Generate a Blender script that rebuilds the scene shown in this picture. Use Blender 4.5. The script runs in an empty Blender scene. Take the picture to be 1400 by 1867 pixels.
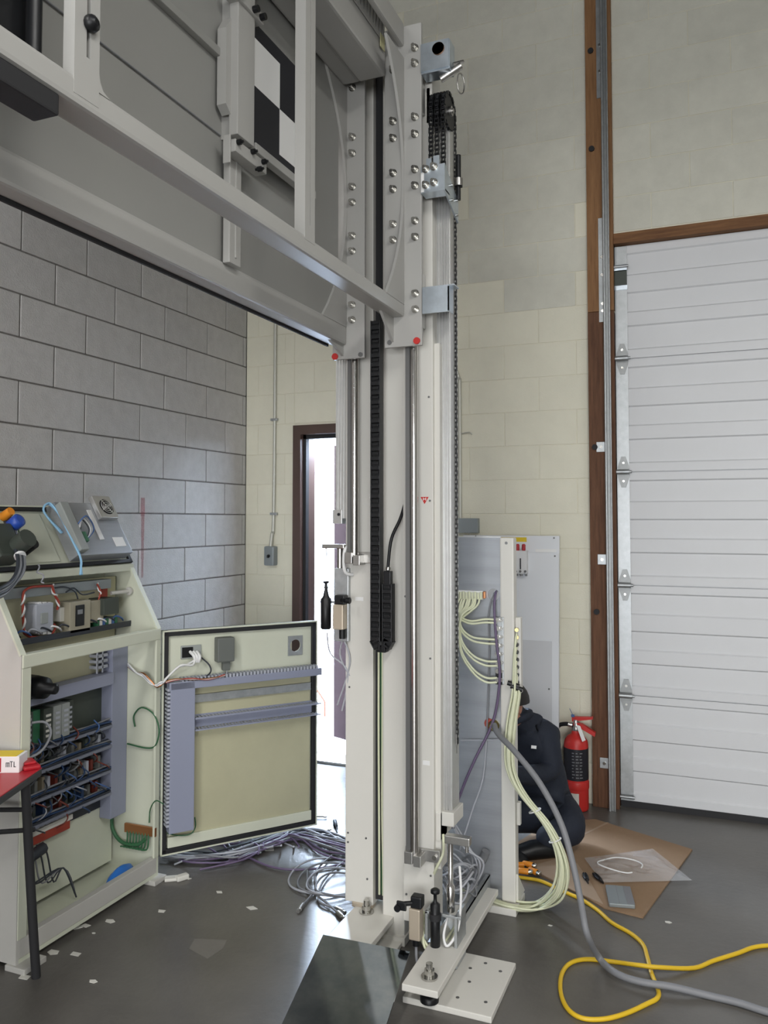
import bpy, bmesh, math, random
from mathutils import Vector, Matrix
from math import sin, cos, pi, radians, sqrt
random.seed(7)
scene = bpy.context.scene
COL = scene.collection

# ------------------------------------------------------------------ camera
FPX, HCAM, YAW, HORIZ, PITCH = 1480.0, 1.55, radians(22.2), 948.0, radians(2.4)
CROW = HORIZ - FPX * math.tan(PITCH)
cam_d = bpy.data.cameras.new('camera'); cam = bpy.data.objects.new('camera', cam_d); COL.objects.link(cam)
cam.location = (0, 0, HCAM); cam.rotation_euler = (radians(90) + PITCH, 0, YAW)
cam_d.sensor_fit = 'HORIZONTAL'; cam_d.sensor_width = 36.0
cam_d.lens = FPX / 1400 * 36.0; cam_d.shift_y = (CROW - 933.5) / 1400.0
cam_d.clip_start = 0.02; cam_d.clip_end = 200
scene.camera = cam

# ------------------------------------------------------------------ light
w = bpy.data.worlds.new('sky'); scene.world = w; w.use_nodes = True
bg = w.node_tree.nodes['Background']; bg.inputs[0].default_value = (0.66, 0.80, 1.0, 1); bg.inputs[1].default_value = 80.0
def area(name, loc, rot, sx, sy, power, col, portal=False):
    l = bpy.data.lights.new(name, 'AREA'); l.shape = 'RECTANGLE'; l.size = sx; l.size_y = sy; l.energy = power; l.color = col
    o = bpy.data.objects.new(name, l); COL.objects.link(o); o.location = loc; o.rotation_euler = rot
    if portal: l.cycles.is_portal = True
    return o
area('door_portal', (-2.01, 4.82, 1.05), (radians(-90), 0, 0), 0.9, 2.1, 1, (1, 1, 1), True)
# added area light standing in for loading bay daylight; the wall behind is closed
area('loading_bay_standin', (0.9, -5.1, 1.30), (radians(90), 0, 0), 4.6, 2.5, 315, (0.97, 0.985, 1.0))
# three hanging fluorescent rows above and behind the photographer
area('lamp_row_a', (-1.5, -1.6, 4.0), (0, 0, 0), 0.5, 2.4, 130, (1.0, 0.985, 0.95))
area('lamp_row_b', (1.1, -0.4, 4.0), (0, 0, 0), 0.5, 2.4, 100, (1.0, 0.985, 0.95))
area('lamp_row_c', (3.4, 0.2, 4.0), (0, 0, 0), 0.5, 2.4, 95, (1.0, 0.985, 0.95))
vs = scene.view_settings
vs.view_transform = 'Standard'; vs.look = 'None'; vs.gamma = 1.0; vs.use_curve_mapping = False; vs.exposure = 0.0
scene.cycles.max_bounces = 7; scene.cycles.diffuse_bounces = 4; scene.cycles.glossy_bounces = 4
scene.cycles.transmission_bounces = 5; scene.cycles.transparent_max_bounces = 6
scene.cycles.caustics_reflective = False; scene.cycles.caustics_refractive = False
scene.cycles.sample_clamp_indirect = 6.0
scene.cycles.use_denoising = True

# ------------------------------------------------------------------ pixel -> place on a known plane (image taken as 1400x1867)
_c, _s = cos(YAW), sin(YAW)
def ray(px, py):
    dx = (px - 700) / FPX; dy = -(py - CROW) / FPX
    fw = cos(PITCH) - dy * sin(PITCH); up = sin(PITCH) + dy * cos(PITCH)
    return (_c * dx - _s * fw, _s * dx + _c * fw, up)
def onz(px, py, z=0.0):
    v = ray(px, py); t = (z - HCAM) / v[2]; return Vector((v[0] * t, v[1] * t, z))
def ony(px, py, y):
    v = ray(px, py); t = y / v[1]; return Vector((v[0] * t, y, HCAM + v[2] * t))
def onx(px, py, x):
    v = ray(px, py); t = x / v[0]; return Vector((x, v[1] * t, HCAM + v[2] * t))

# ------------------------------------------------------------------ materials
MATS = {}
def mat(name, col, rough=0.5, metal=0.0, var=0.0, vscale=6.0, bump=0.0, bscale=60.0, spec=0.5, rvar=0.0, stretch=None, col2=None, objvar=0.0, world=False):
    if name in MATS: return MATS[name]
    m = bpy.data.materials.new(name); m.use_nodes = True; nt = m.node_tree; b = nt.nodes['Principled BSDF']
    b.inputs['Base Color'].default_value = (*col, 1); b.inputs['Roughness'].default_value = rough
    b.inputs['Metallic'].default_value = metal; b.inputs['Specular IOR Level'].default_value = spec
    if var or bump or rvar or col2 or objvar:
        tc = nt.nodes.new('ShaderNodeTexCoord'); src = nt.nodes.new('ShaderNodeNewGeometry').outputs['Position'] if world else tc.outputs['Object']
        if stretch:
            mp = nt.nodes.new('ShaderNodeMapping'); mp.inputs['Scale'].default_value = stretch
            nt.links.new(src, mp.inputs[0]); src = mp.outputs[0]
    if var or col2 or objvar:
        n = nt.nodes.new('ShaderNodeTexNoise'); n.inputs['Scale'].default_value = vscale; n.inputs['Detail'].default_value = 6
        n.inputs['Roughness'].default_value = 0.65
        nt.links.new(src, n.inputs['Vector'])
        r = nt.nodes.new('ShaderNodeValToRGB'); r.color_ramp.elements[0].position = 0.3; r.color_ramp.elements[1].position = 0.7
        lo = col2 if col2 else tuple(max(0, q * (1 - var)) for q in col); hi = tuple(min(1, q * (1 + var)) for q in col)
        r.color_ramp.elements[0].color = (*lo, 1); r.color_ramp.elements[1].color = (*hi, 1)
        nt.links.new(n.outputs['Fac'], r.inputs[0]); out = r.outputs[0]
        if objvar:
            oi = nt.nodes.new('ShaderNodeObjectInfo'); mr = nt.nodes.new('ShaderNodeMapRange')
            mr.inputs['To Min'].default_value = 1 - objvar; mr.inputs['To Max'].default_value = 1 + objvar
            nt.links.new(oi.outputs['Random'], mr.inputs['Value'])
            mx = nt.nodes.new('ShaderNodeVectorMath'); mx.operation = 'SCALE'
            nt.links.new(out, mx.inputs[0]); nt.links.new(mr.outputs[0], mx.inputs['Scale']); out = mx.outputs[0]
        nt.links.new(out, b.inputs['Base Color'])
        if rvar:
            mr2 = nt.nodes.new('ShaderNodeMapRange'); mr2.inputs['To Min'].default_value = rough - rvar; mr2.inputs['To Max'].default_value = rough + rvar
            nt.links.new(n.outputs['Fac'], mr2.inputs['Value']); nt.links.new(mr2.outputs[0], b.inputs['Roughness'])
    if bump:
        n2 = nt.nodes.new('ShaderNodeTexNoise'); n2.inputs['Scale'].default_value = bscale; n2.inputs['Detail'].default_value = 5
        nt.links.new(src, n2.inputs['Vector'])
        bp = nt.nodes.new('ShaderNodeBump'); bp.inputs['Strength'].default_value = bump; bp.inputs['Distance'].default_value = 0.01
        nt.links.new(n2.outputs['Fac'], bp.inputs['Height']); nt.links.new(bp.outputs[0], b.inputs['Normal'])
    MATS[name] = m
    return m
def glassy(name, col, rough, alpha):
    m = mat(name, col, rough); b = m.node_tree.nodes['Principled BSDF']; b.inputs['Alpha'].default_value = alpha
    return m
mat('floor_concrete', (0.138, 0.130, 0.118), 0.33, 0, 0.0, 2.2, 0.10, 40, 0.5, 0.10, col2=(0.084, 0.079, 0.073))
mat('cmu', (0.57, 0.56, 0.55), 0.9, 0, 0.07, 14, 0.35, 160, 0.2, objvar=0.05, world=True)
mat('mortar', (0.20, 0.19, 0.18), 0.95, 0, 0.15, 20, 0.3, 120, 0.2)
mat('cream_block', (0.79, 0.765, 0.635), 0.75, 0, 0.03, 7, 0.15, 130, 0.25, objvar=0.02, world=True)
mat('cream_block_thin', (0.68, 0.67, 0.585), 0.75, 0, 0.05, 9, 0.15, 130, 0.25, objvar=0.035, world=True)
mat('cream_joint', (0.75, 0.72, 0.595), 0.8, 0, 0.05, 12, 0.1, 90, 0.2)
mat('ceiling_grey', (0.10, 0.10, 0.10), 0.8)
mat('wall_far_grey', (0.28, 0.28, 0.26), 0.8)
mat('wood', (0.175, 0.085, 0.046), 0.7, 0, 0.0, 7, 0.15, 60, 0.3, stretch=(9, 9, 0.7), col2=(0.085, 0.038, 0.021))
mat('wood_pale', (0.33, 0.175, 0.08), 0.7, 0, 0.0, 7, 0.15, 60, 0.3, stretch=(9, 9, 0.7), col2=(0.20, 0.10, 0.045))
mat('wood_h', (0.25, 0.125, 0.055), 0.7, 0, 0.0, 7, 0.15, 60, 0.3, stretch=(0.7, 9, 9), col2=(0.13, 0.06, 0.028))
mat('galv', (0.46, 0.48, 0.49), 0.42, 0.75, 0.12, 30, rvar=0.08)
mat('galv_dark', (0.30, 0.31, 0.31), 0.45, 0.7, 0.10, 40)
mat('zinc', (0.60, 0.67, 0.74), 0.30, 0.85, 0.10, 25)
mat('door_white', (0.68, 0.69, 0.71), 0.45, 0, 0.02, 3, 0.03, 200)
mat('rubber', (0.012, 0.012, 0.014), 0.6)
mat('black', (0.006, 0.0065, 0.008), 0.42, spec=0.4)
mat('black_matte', (0.018, 0.018, 0.02), 0.75)
mat('machine_white', (0.68, 0.665, 0.62), 0.40, 0, 0.02, 4)
mat('frame_grey', (0.41, 0.405, 0.388), 0.38, 0, 0.02, 5)
mat('sheet_grey', (0.30, 0.30, 0.285), 0.42, 0, 0.03, 2)
mat('steel_rod', (0.62, 0.60, 0.58), 0.16, 1.0)
mat('steel', (0.48, 0.47, 0.45), 0.34, 1.0, 0.08, 30)
mat('alu', (0.60, 0.60, 0.59), 0.36, 0.8, 0.04, 30)
mat('alu_dark', (0.20, 0.20, 0.20), 0.4, 0.7)
mat('bolt', (0.55, 0.54, 0.51), 0.22, 1.0)
mat('cab_cream', (0.60, 0.62, 0.51), 0.42, 0, 0.03, 5)
mat('cab_outer', (0.50, 0.49, 0.46), 0.42, 0, 0.02, 5)
mat('galv_panel', (0.52, 0.50, 0.34), 0.45, 0.2, 0.06, 4)
mat('duct', (0.27, 0.29, 0.385), 0.5)
mat('duct_pale', (0.42, 0.44, 0.50), 0.5); mat('duct_inner', (0.19, 0.205, 0.26), 0.5)
mat('red', (0.55, 0.03, 0.025), 0.4)
mat('red_plastic', (0.42, 0.015, 0.025), 0.35)
mat('white', (0.78, 0.78, 0.78), 0.5)
mat('white_print', (0.85, 0.85, 0.84), 0.6)
mat('black_print', (0.010, 0.010, 0.016), 0.5)
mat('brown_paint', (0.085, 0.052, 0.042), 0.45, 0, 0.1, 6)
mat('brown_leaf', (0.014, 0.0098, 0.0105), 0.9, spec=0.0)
mat('tube_cream', (0.70, 0.72, 0.52), 0.42)
mat('cable_grey', (0.20, 0.205, 0.22), 0.5)
mat('cable_light', (0.40, 0.41, 0.45), 0.5)
mat('cable_violet', (0.13, 0.095, 0.17), 0.5)
mat('cable_blue', (0.06, 0.13, 0.32), 0.5)
mat('cable_pale_blue', (0.28, 0.52, 0.75), 0.45)
mat('cable_green', (0.03, 0.12, 0.05), 0.5)
mat('cable_dark', (0.03, 0.035, 0.045), 0.5)
mat('cable_red', (0.35, 0.05, 0.03), 0.5)
mat('yellow', (0.72, 0.47, 0.02), 0.45)
mat('orange', (0.80, 0.28, 0.02), 0.45)
mat('cardboard', (0.30, 0.20, 0.125), 0.85, 0, 0.07, 5, 0.1, 60, 0.2)
mat('cardboard_light', (0.36, 0.26, 0.18), 0.85, 0, 0.06, 5)
mat('navy', (0.010, 0.014, 0.026), 0.8, 0, 0.15, 12, 0.25, 40)
mat('skin', (0.42, 0.20, 0.13), 0.5)
mat('hair', (0.012, 0.009, 0.008), 0.6)
mat('brass', (0.45, 0.36, 0.16), 0.3, 1.0)
mat('bronze', (0.30, 0.14, 0.06), 0.45, 0.5)
mat('pcb_green', (0.03, 0.15, 0.07), 0.5)
mat('beige_plastic', (0.36, 0.33, 0.25), 0.5)
mat('grey_plastic', (0.30, 0.32, 0.31), 0.5)
mat('dark_plastic', (0.05, 0.06, 0.05), 0.5)
mat('tan_metal', (0.50, 0.43, 0.34), 0.4, 0.3)
mat('blue_cap', (0.02, 0.07, 0.38), 0.4)
mat('blue_bag', (0.02, 0.18, 0.65), 0.4)
mat('conduit', (0.58, 0.58, 0.52), 0.4, 0.3)
mat('box_grey', (0.27, 0.30, 0.31), 0.5, 0.3)
mat('paper', (0.66, 0.65, 0.60), 0.8)
mat('panel_steel', (0.36, 0.375, 0.40), 0.42, 0.55, 0.10, 3, stretch=(0.6, 1, 9), rvar=0.05)
mat('board_white', (0.78, 0.80, 0.83), 0.45)
mat('board_grey', (0.64, 0.65, 0.67), 0.5)
mat('copper', (0.50, 0.22, 0.10), 0.35, 0.9)
mat('asphalt', (0.60, 0.61, 0.63), 0.9, 0, 0.08, 2)
mat('outer_wall', (0.72, 0.73, 0.75), 0.85, 0, 0.04, 1)
mat('yellow_label', (0.75, 0.55, 0.02), 0.5); mat('pale_tag', (0.55, 0.52, 0.30), 0.6)
mat('table_edge', (0.035, 0.035, 0.035), 0.55)
mat('mirror_steel', (0.40, 0.43, 0.45), 0.08, 1.0, 0.0, 7, col2=(0.22, 0.26, 0.30), rvar=0.05)
m_ = mat('plastic_film', (0.75, 0.76, 0.78), 0.2); m_.node_tree.nodes['Principled BSDF'].inputs['Alpha'].default_value = 0.30

# ------------------------------------------------------------------ mesh builder
class MB:
    def __init__(self): self.v = []; self.f = []; self.sm = []
    def add(self, vs, fs, smooth=False, M=None):
        o = len(self.v)
        for p in vs:
            q = Vector(p)
            if M is not None: q = M @ q
            self.v.append(q)
        for f in fs: self.f.append([i + o for i in f]); self.sm.append(smooth)
        return self
    def box(self, x0, x1, y0, y1, z0, z1, bev=0.0, M=None):
        x0, x1 = min(x0, x1), max(x0, x1); y0, y1 = min(y0, y1), max(y0, y1); z0, z1 = min(z0, z1), max(z0, z1)
        if bev <= 0:
            vs = [(x, y, z) for x in (x0, x1) for y in (y0, y1) for z in (z0, z1)]
            return self.add(vs, [(0, 1, 3, 2), (4, 6, 7, 5), (0, 4, 5, 1), (2, 3, 7, 6), (0, 2, 6, 4), (1, 5, 7, 3)], False, M)
        b = min(bev, (x1 - x0) * .45, (y1 - y0) * .45, (z1 - z0) * .45)
        bm = bmesh.new(); bmesh.ops.create_cube(bm, size=1)
        for v in bm.verts: v.co = Vector(((x0 + x1) / 2 + v.co.x * (x1 - x0), (y0 + y1) / 2 + v.co.y * (y1 - y0), (z0 + z1) / 2 + v.co.z * (z1 - z0)))
        bmesh.ops.bevel(bm, geom=list(bm.edges), offset=b, segments=2, affect='EDGES', profile=0.6)
        bm.verts.index_update()
        self.add([v.co.copy() for v in bm.verts], [[v.index for v in f.verts] for f in bm.faces], False, M); bm.free()
        return self
    def cyl(self, p0, p1, r, n=16, r2=None, cap=True, M=None):
        p0 = Vector(p0); p1 = Vector(p1); r2 = r if r2 is None else r2
        d = (p1 - p0).normalized(); a = d.orthogonal().normalized(); b = d.cross(a)
        vs = []
        for p, rr in ((p0, r), (p1, r2)):
            for i in range(n): t = 2 * pi * i / n; vs.append(p + a * cos(t) * rr + b * sin(t) * rr)
        self.add(vs, [(i, (i + 1) % n, n + (i + 1) % n, n + i) for i in range(n)], True, M)
        if cap: self.add(vs, [list(range(n))[::-1], list(range(n, 2 * n))], False, M)
        return self
    def tube(self, pts, r, n=8, sub=6, M=None, cap=True, closed=False):
        P = [Vector(p) for p in pts]
        if sub > 1 and len(P) > 2:
            Q = []
            m = len(P)
            for i in range(m - 1):
                a = P[max(0, i - 1)]; b = P[i]; c = P[i + 1]; d = P[min(m - 1, i + 2)]
                for k in range(sub):
                    t = k / sub
                    Q.append(0.5 * ((2 * b) + (c - a) * t + (2 * a - 5 * b + 4 * c - d) * t * t + (3 * b - a - 3 * c + d) * t ** 3))
            Q.append(P[-1]); P = Q
        rings = []; up = None
        for i, p in enumerate(P):
            t = (P[min(i + 1, len(P) - 1)] - P[max(i - 1, 0)])
            if t.length < 1e-9: t = Vector((0, 0, 1))
            t.normalize()
            if up is None: up = t.orthogonal().normalized()
            else:
                up = up - t * up.dot(t)
                if up.length < 1e-6: up = t.orthogonal()
                up.normalize()
            b = t.cross(up)
            rr = r(i / (len(P) - 1)) if callable(r) else r
            rings.append([p + up * cos(2 * pi * k / n) * rr + b * sin(2 * pi * k / n) * rr for k in range(n)])
        vs = [q for g in rings for q in g]; fs = []
        for i in range(len(rings) - 1):
            for k in range(n): fs.append((i * n + k, i * n + (k + 1) % n, (i + 1) * n + (k + 1) % n, (i + 1) * n + k))
        self.add(vs, fs, True, M)
        if cap: self.add(vs, [list(range(n))[::-1], list(range(len(vs) - n, len(vs)))], False, M)
        return self
    def prism(self, poly, axis, a0, a1, M=None, smooth=False):
        """poly: 2-D points; axis 'x': (y,z), 'y': (x,z), 'z': (x,y)"""
        def P(q, a): return (a, q[0], q[1]) if axis == 'x' else ((q[0], a, q[1]) if axis == 'y' else (q[0], q[1], a))
        n = len(poly); vs = [P(q, a0) for q in poly] + [P(q, a1) for q in poly]
        self.add(vs, [(i, (i + 1) % n, n + (i + 1) % n, n + i) for i in range(n)], smooth, M)
        self.add(vs, [list(range(n))[::-1], list(range(n, 2 * n))], False, M)
        return self
    def lathe(self, prof, c, axis='z', n=24, M=None):
        """prof: (radius, height) along axis from centre c"""
        c = Vector(c); vs = []
        for r, h in prof:
            for i in range(n):
                t = 2 * pi * i / n
                if axis == 'z': q = Vector((r * cos(t), r * sin(t), h))
                elif axis == 'x': q = Vector((h, r * cos(t), r * sin(t)))
                else: q = Vector((r * cos(t), h, r * sin(t)))
                vs.append(c + q)
        fs = [(j * n + i, j * n + (i + 1) % n, (j + 1) * n + (i + 1) % n, (j + 1) * n + i) for j in range(len(prof) - 1) for i in range(n)]
        self.add(vs, fs, True, M); self.add(vs, [list(range(n))[::-1], list(range(len(vs) - n, len(vs)))], False, M)
        return self
    def plate_hole(self, u0, u1, v0, v1, cu, cv, r, axis, a0, a1, n=24, M=None):
        """rectangular plate with a round hole"""
        def P(u, v, a): return (a, u, v) if axis == 'x' else ((u, a, v) if axis == 'y' else (u, v, a))
        inner = []; outer = []
        for i in range(n):
            t = 2 * pi * (i + .5) / n; cx, cy = cos(t), sin(t)
            inner.append((cu + r * cx, cv + r * cy))
            k = min(((u1 - cu) / cx) if cx > 1e-9 else ((u0 - cu) / cx if cx < -1e-9 else 1e9), ((v1 - cv) / cy) if cy > 1e-9 else ((v0 - cv) / cy if cy < -1e-9 else 1e9))
            outer.append((cu + k * cx, cv + k * cy))
        # snap nearest outer point to each corner
        for c in ((u0, v0), (u1, v0), (u1, v1), (u0, v1)):
            j = min(range(n), key=lambda q: (outer[q][0] - c[0]) ** 2 + (outer[q][1] - c[1]) ** 2); outer[j] = c
        vs = [P(*q, a0) for q in inner] + [P(*q, a0) for q in outer] + [P(*q, a1) for q in inner] + [P(*q, a1) for q in outer]
        fs = []
        for i in range(n):
            j = (i + 1) % n
            fs += [(i, j, n + j, n + i), (2 * n + i, 3 * n + i, 3 * n + j, 2 * n + j), (i, 2 * n + i, 2 * n + j, j), (n + i, n + j, 3 * n + j, 3 * n + i)]
        return self.add(vs, fs, False, M)
    def mesh(self, name):
        me = bpy.data.meshes.new(name); me.from_pydata([tuple(v) for v in self.v], [], self.f)
        me.polygons.foreach_set('use_smooth', self.sm)
        bm = bmesh.new(); bm.from_mesh(me); bmesh.ops.recalc_face_normals(bm, faces=bm.faces); bm.to_mesh(me); bm.free()
        me.update(); return me

def thing(name, label, cat, loc=(0, 0, 0), group=None):
    o = bpy.data.objects.new(name, None); COL.objects.link(o); o.location = loc; o.empty_display_size = 0.1
    o['label'] = label; o['category'] = cat
    if group: o['group'] = group
    return o
def inv(parent):
    M = Matrix.Identity(4); p = parent
    t = Vector((0, 0, 0))
    while p: t += Vector(p['_off']) if '_off' in p else p.location; p = p.parent
    return Matrix.Translation(-t)
def part(name, mb, m, parent=None, label=None):
    me = mb.mesh(name) if isinstance(mb, MB) else mb
    o = bpy.data.objects.new(name, me); COL.objects.link(o)
    if not me.materials: me.materials.append(MATS[m] if isinstance(m, str) else m)
    if parent:
        o.parent = parent
        if parent.type == 'EMPTY': o.matrix_parent_inverse = Matrix.Translation(-parent.location)
    if label: o['label'] = label
    return o
def single(name, mb, m, label, cat, group=None):
    o = part(name, mb, m); o['label'] = label; o['category'] = cat
    if group: o['group'] = group
    return o
def struct(name, mb, m, label=None):
    o = part(name, mb, m); o['kind'] = 'structure'; o['label'] = label or name.replace('_', ' '); return o
def local(o, u, w):
    """matrix from local (s along u, n along w, z up) to world"""
    u = Vector(u).normalized(); w = Vector(w).normalized(); k = u.cross(w)
    M = Matrix(((u.x, w.x, 0, o[0]), (u.y, w.y, 0, o[1]), (0, 0, 1, o[2]), (0, 0, 0, 1)))
    return M
# ================================================================== the room
XL, YB, ZC = -2.86, 4.60, 5.3
XR, YF = 5.2, -5.0
CP, BL, BOFF = 0.195, 0.4115, 2.95          # course pitch, block pitch, one course line
struct('floor', MB().box(XL - .2, XR + .2, YF - .2, YB + .34, -.12, 0), 'floor_concrete')
struct('ceiling', MB().box(XL - .2, XR + .2, YF - .2, YB + .2, ZC, ZC + .1), 'ceiling_grey')
wl = struct('wall_left', MB().box(XL - .2, XL - .004, YF, YB + .2, 0, ZC), 'mortar', 'grey concrete block wall')
struct('wall_right', MB().box(XR, XR + .2, YF, YB + .2, 0, ZC), 'wall_far_grey')
# closed wall behind the photographer; its shallow recess holds the added bay light
struct('wall_front', MB().box(XL, -2.45, YF - .2, YF, 0, ZC).box(4.45, XR, YF - .2, YF, 0, ZC).box(-2.45, 4.45, YF - .2, YF, 2.6, ZC).box(-2.45, 4.45, YF - .2, YF - .15, 0, 2.6), 'wall_far_grey')
# back wall: opening for the man door and for the sectional door
MD0, MD1, MDT = -2.50, -1.525, 2.155
GD0, GD1, GDT = -0.50, 3.40, 3.085
YW = YB + .003
wb = struct('wall_back', MB().box(XL, MD0, YW, YB + .2, 0, ZC).box(MD0, MD1, YW, YB + .2, MDT, ZC).box(MD1, GD0, YW, YB + .2, 0, ZC)
            .box(GD0, GD1, YW, YB + .2, GDT, ZC).box(GD1, XR, YW, YB + .2, 0, ZC), 'cream_joint', 'cream painted block wall')
_bm = {}
def block(parent, name, sx, sy, sz, loc, m, bev=.004):
    k = (name, round(sx, 3), round(sy, 3), round(sz, 3), m)
    if k not in _bm:
        b = MB().box(-sx / 2, sx / 2, -sy / 2, sy / 2, -sz / 2, sz / 2, bev); _bm[k] = b.mesh(name); _bm[k].materials.append(MATS[m])
    o = bpy.data.objects.new(name, _bm[k]); COL.objects.link(o); o.parent = parent; o.location = loc
    return o
G = .0075
for k in range(-7, 16):
    z1 = BOFF - CP * k; z0 = z1 - CP
    if z1 > 4.35: continue
    z0 = max(z0, 0)
    if z1 - z0 < .02: continue
    y = 2.71 + (0 if k % 2 == 0 else .2065) - BL * 5
    while y < YB:
        a, b = y, min(y + BL, YB)
        if b - a > .03 and b > .85:
            block(wl, 'block', .02, b - a - G, z1 - z0 - G, (XL - .0095 + random.uniform(-.001, .001), (a + b) / 2, (z0 + z1) / 2), 'cmu')
        y += BL
rects = [(XL, MD0, 0, 4.95), (MD0, MD1, MDT, 4.95), (MD1, GD0 - .14, 0, 4.95), (GD0, 1.0, GDT + .05, 4.95)]
G2 = .0035
for k in range(-10, 16):
    z1 = BOFF - CP * k; z0 = z1 - CP
    for (rx0, rx1, rz0, rz1) in rects:
        za, zb = max(z0, rz0), min(z1, rz1)
        if zb - za < .02: continue
        x = XL - (.12 if k % 2 else .32)
        while x < rx1:
            a, b = max(x, rx0), min(x + BL, rx1)
            if b - a > .025:
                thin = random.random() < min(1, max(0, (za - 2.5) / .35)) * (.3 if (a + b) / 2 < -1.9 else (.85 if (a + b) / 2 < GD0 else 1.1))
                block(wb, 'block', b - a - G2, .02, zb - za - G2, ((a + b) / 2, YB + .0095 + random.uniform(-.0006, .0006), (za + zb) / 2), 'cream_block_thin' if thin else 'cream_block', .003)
            x += BL
# red spray mark on the block wall
rm = MB()
for zz, hh, ww in ((1.62, .10, .02), (1.52, .12, .015), (1.40, .12, .013), (1.29, .10, .010)):
    yy = onx(260, 1000, XL)[1]; rm.box(XL + .0006, XL + .0016, yy - ww, yy + ww * .6, zz - hh / 2, zz + hh / 2)
mm = mat('spray_red', (0.62, 0.06, 0.08), 0.8)
bb = mm.node_tree.nodes['Principled BSDF']; tn = mm.node_tree.nodes.new('ShaderNodeTexNoise'); tn.inputs['Scale'].default_value = 30
rr = mm.node_tree.nodes.new('ShaderNodeMapRange'); rr.inputs['From Min'].default_value = .35; rr.inputs['From Max'].default_value = .75; rr.inputs['To Max'].default_value = .45
mm.node_tree.links.new(tn.outputs['Fac'], rr.inputs['Value']); mm.node_tree.links.new(rr.outputs[0], bb.inputs['Alpha'])
part('paint_mark', rm, 'spray_red', wl, 'vertical streak of red spray paint')

# ---- man door: brown steel frame, leaf swung outwards
d1 = thing('door_1', 'brown steel exit door standing open to bright daylight', 'door', ((MD0 + MD1) / 2, YB + .1, 0)); del d1['category']; d1['kind'] = 'structure'
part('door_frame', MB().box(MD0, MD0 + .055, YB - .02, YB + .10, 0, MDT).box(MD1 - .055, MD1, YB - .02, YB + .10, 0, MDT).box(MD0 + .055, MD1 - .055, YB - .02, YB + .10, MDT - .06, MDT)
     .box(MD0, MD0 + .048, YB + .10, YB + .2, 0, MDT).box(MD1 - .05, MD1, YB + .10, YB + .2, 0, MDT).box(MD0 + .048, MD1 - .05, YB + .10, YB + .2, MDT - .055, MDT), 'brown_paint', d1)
part('weather_strip', MB().box(MD0 + .055, MD0 + .075, YB + .02, YB + .06, 0, MDT - .06).box(MD0 + .055, MD1 - .055, YB + .02, YB + .06, MDT - .085, MDT - .06), 'black_matte', d1)
part('threshold', MB().box(MD0 + .05, MD1 - .05, YB + .10, YB + .24, 0, .018, .004), 'steel', d1)
LA = radians(24); Mleaf = local((MD1 - .07, YB + .20, 0.02), (-cos(LA), sin(LA), 0), (sin(LA), cos(LA), 0))
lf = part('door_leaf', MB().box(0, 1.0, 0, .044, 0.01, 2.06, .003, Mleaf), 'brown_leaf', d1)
part('closer_arm', MB().tube([(MD0 + .36, YB + .12, 2.05), (MD0 + .40, YB + .16, 2.00), (MD0 + .52, YB + .22, 1.985), (MD0 + .66, YB + .2, 1.985)], .007, 6, 3), 'steel', d1)
# ---- the yard outside
struct('ground_outside', MB().box(-14, 6, YB + .2, 30, -.14, -.02), 'asphalt', 'pale yard outside the open door')
hb = thing('neighbour_building', 'pale building across the yard seen through the open door', 'building', (-6, 13, 0))
part('wall', MB().box(-16, 4, 13, 13.4, -.05, 4.2), 'outer_wall', hb)
for zz in (1.2, 2.4, 3.6): part('wall_band', MB().box(-16, 4, 12.96, 13.0, zz, zz + .06), 'board_grey', hb)
g = onz(600, 1345, 0); mat('red_rail', (0.06, 0.012, 0.006), 0.6, spec=0.1)
single('bollard_rail', MB().tube([ony(560, 1236, 5.9), ony(577, 1257, 5.9), ony(591, 1278, 5.9), ony(592, 1283, 5.9), ony(592, 1296, 5.9), (ony(592, 1300, 5.9)[0], 5.9, -.02)], .008, 8, 2), 'red_rail', 'orange bent handrail out in the yard beyond the door', 'rail')

# ---- wooden jamb and header of the sectional door
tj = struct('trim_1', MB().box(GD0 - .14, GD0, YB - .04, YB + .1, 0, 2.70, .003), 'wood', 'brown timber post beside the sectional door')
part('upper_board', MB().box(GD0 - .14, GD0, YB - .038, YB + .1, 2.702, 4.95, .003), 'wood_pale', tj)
for zz in (3.62, 4.18, 4.62, 1.95, 1.05): part('bolt_head', MB().cyl((GD0 - .108, YB - .04, zz), (GD0 - .108, YB - .05, zz), .016, 8), 'black_matte', tj)
struct('trim_2', MB().box(GD0, GD1, YB - .02, YB + .1, GDT - .01, GDT + .048, .003), 'wood_h', 'brown timber header above the sectional door')

# ---- sectional door
d2 = thing('door_2', 'white ribbed sectional overhead door, closed', 'door', ((GD0 + GD1) / 2, YB, 0)); del d2['category']; d2['kind'] = 'structure'
YD = YB + .03
HZ = [0.03, 0.60, 1.195, 1.813, 2.439, 3.075]
D0 = GD0 + .006
def rib_profile(z0, z1):
    h = z1 - z0; pts = [(YD, z0 + .003)]
    lv = 0
    for f in (.083, .286, .41, .578, .736, .922):
        zf = z0 + h * f; yy = YD if lv == 0 else YD + .009
        y2 = YD + .009 if lv == 0 else YD
        pts += [(yy, zf - .004), (y2, zf + .004)]; lv = 1 - lv
    pts += [(YD, z1 - .003), (YD + .014, z1 - .003), (YD + .014, z1 + .006), (YD + .04, z1 + .006), (YD + .04, z0 + .007), (YD + .013, z0 + .007), (YD + .013, z0 + .003)]
    return pts
for i in range(5):
    z0, z1 = HZ[i], HZ[i + 1]
    pn = part('door_section', MB().prism(rib_profile(z0, z1), 'x', D0, GD1), 'door_white', d2)
    part('end_stile', MB().box(D0 - .005, D0 + .06, YD - .004, YD - .001, z0 + .004, z1 - .004), 'galv', pn)
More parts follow.
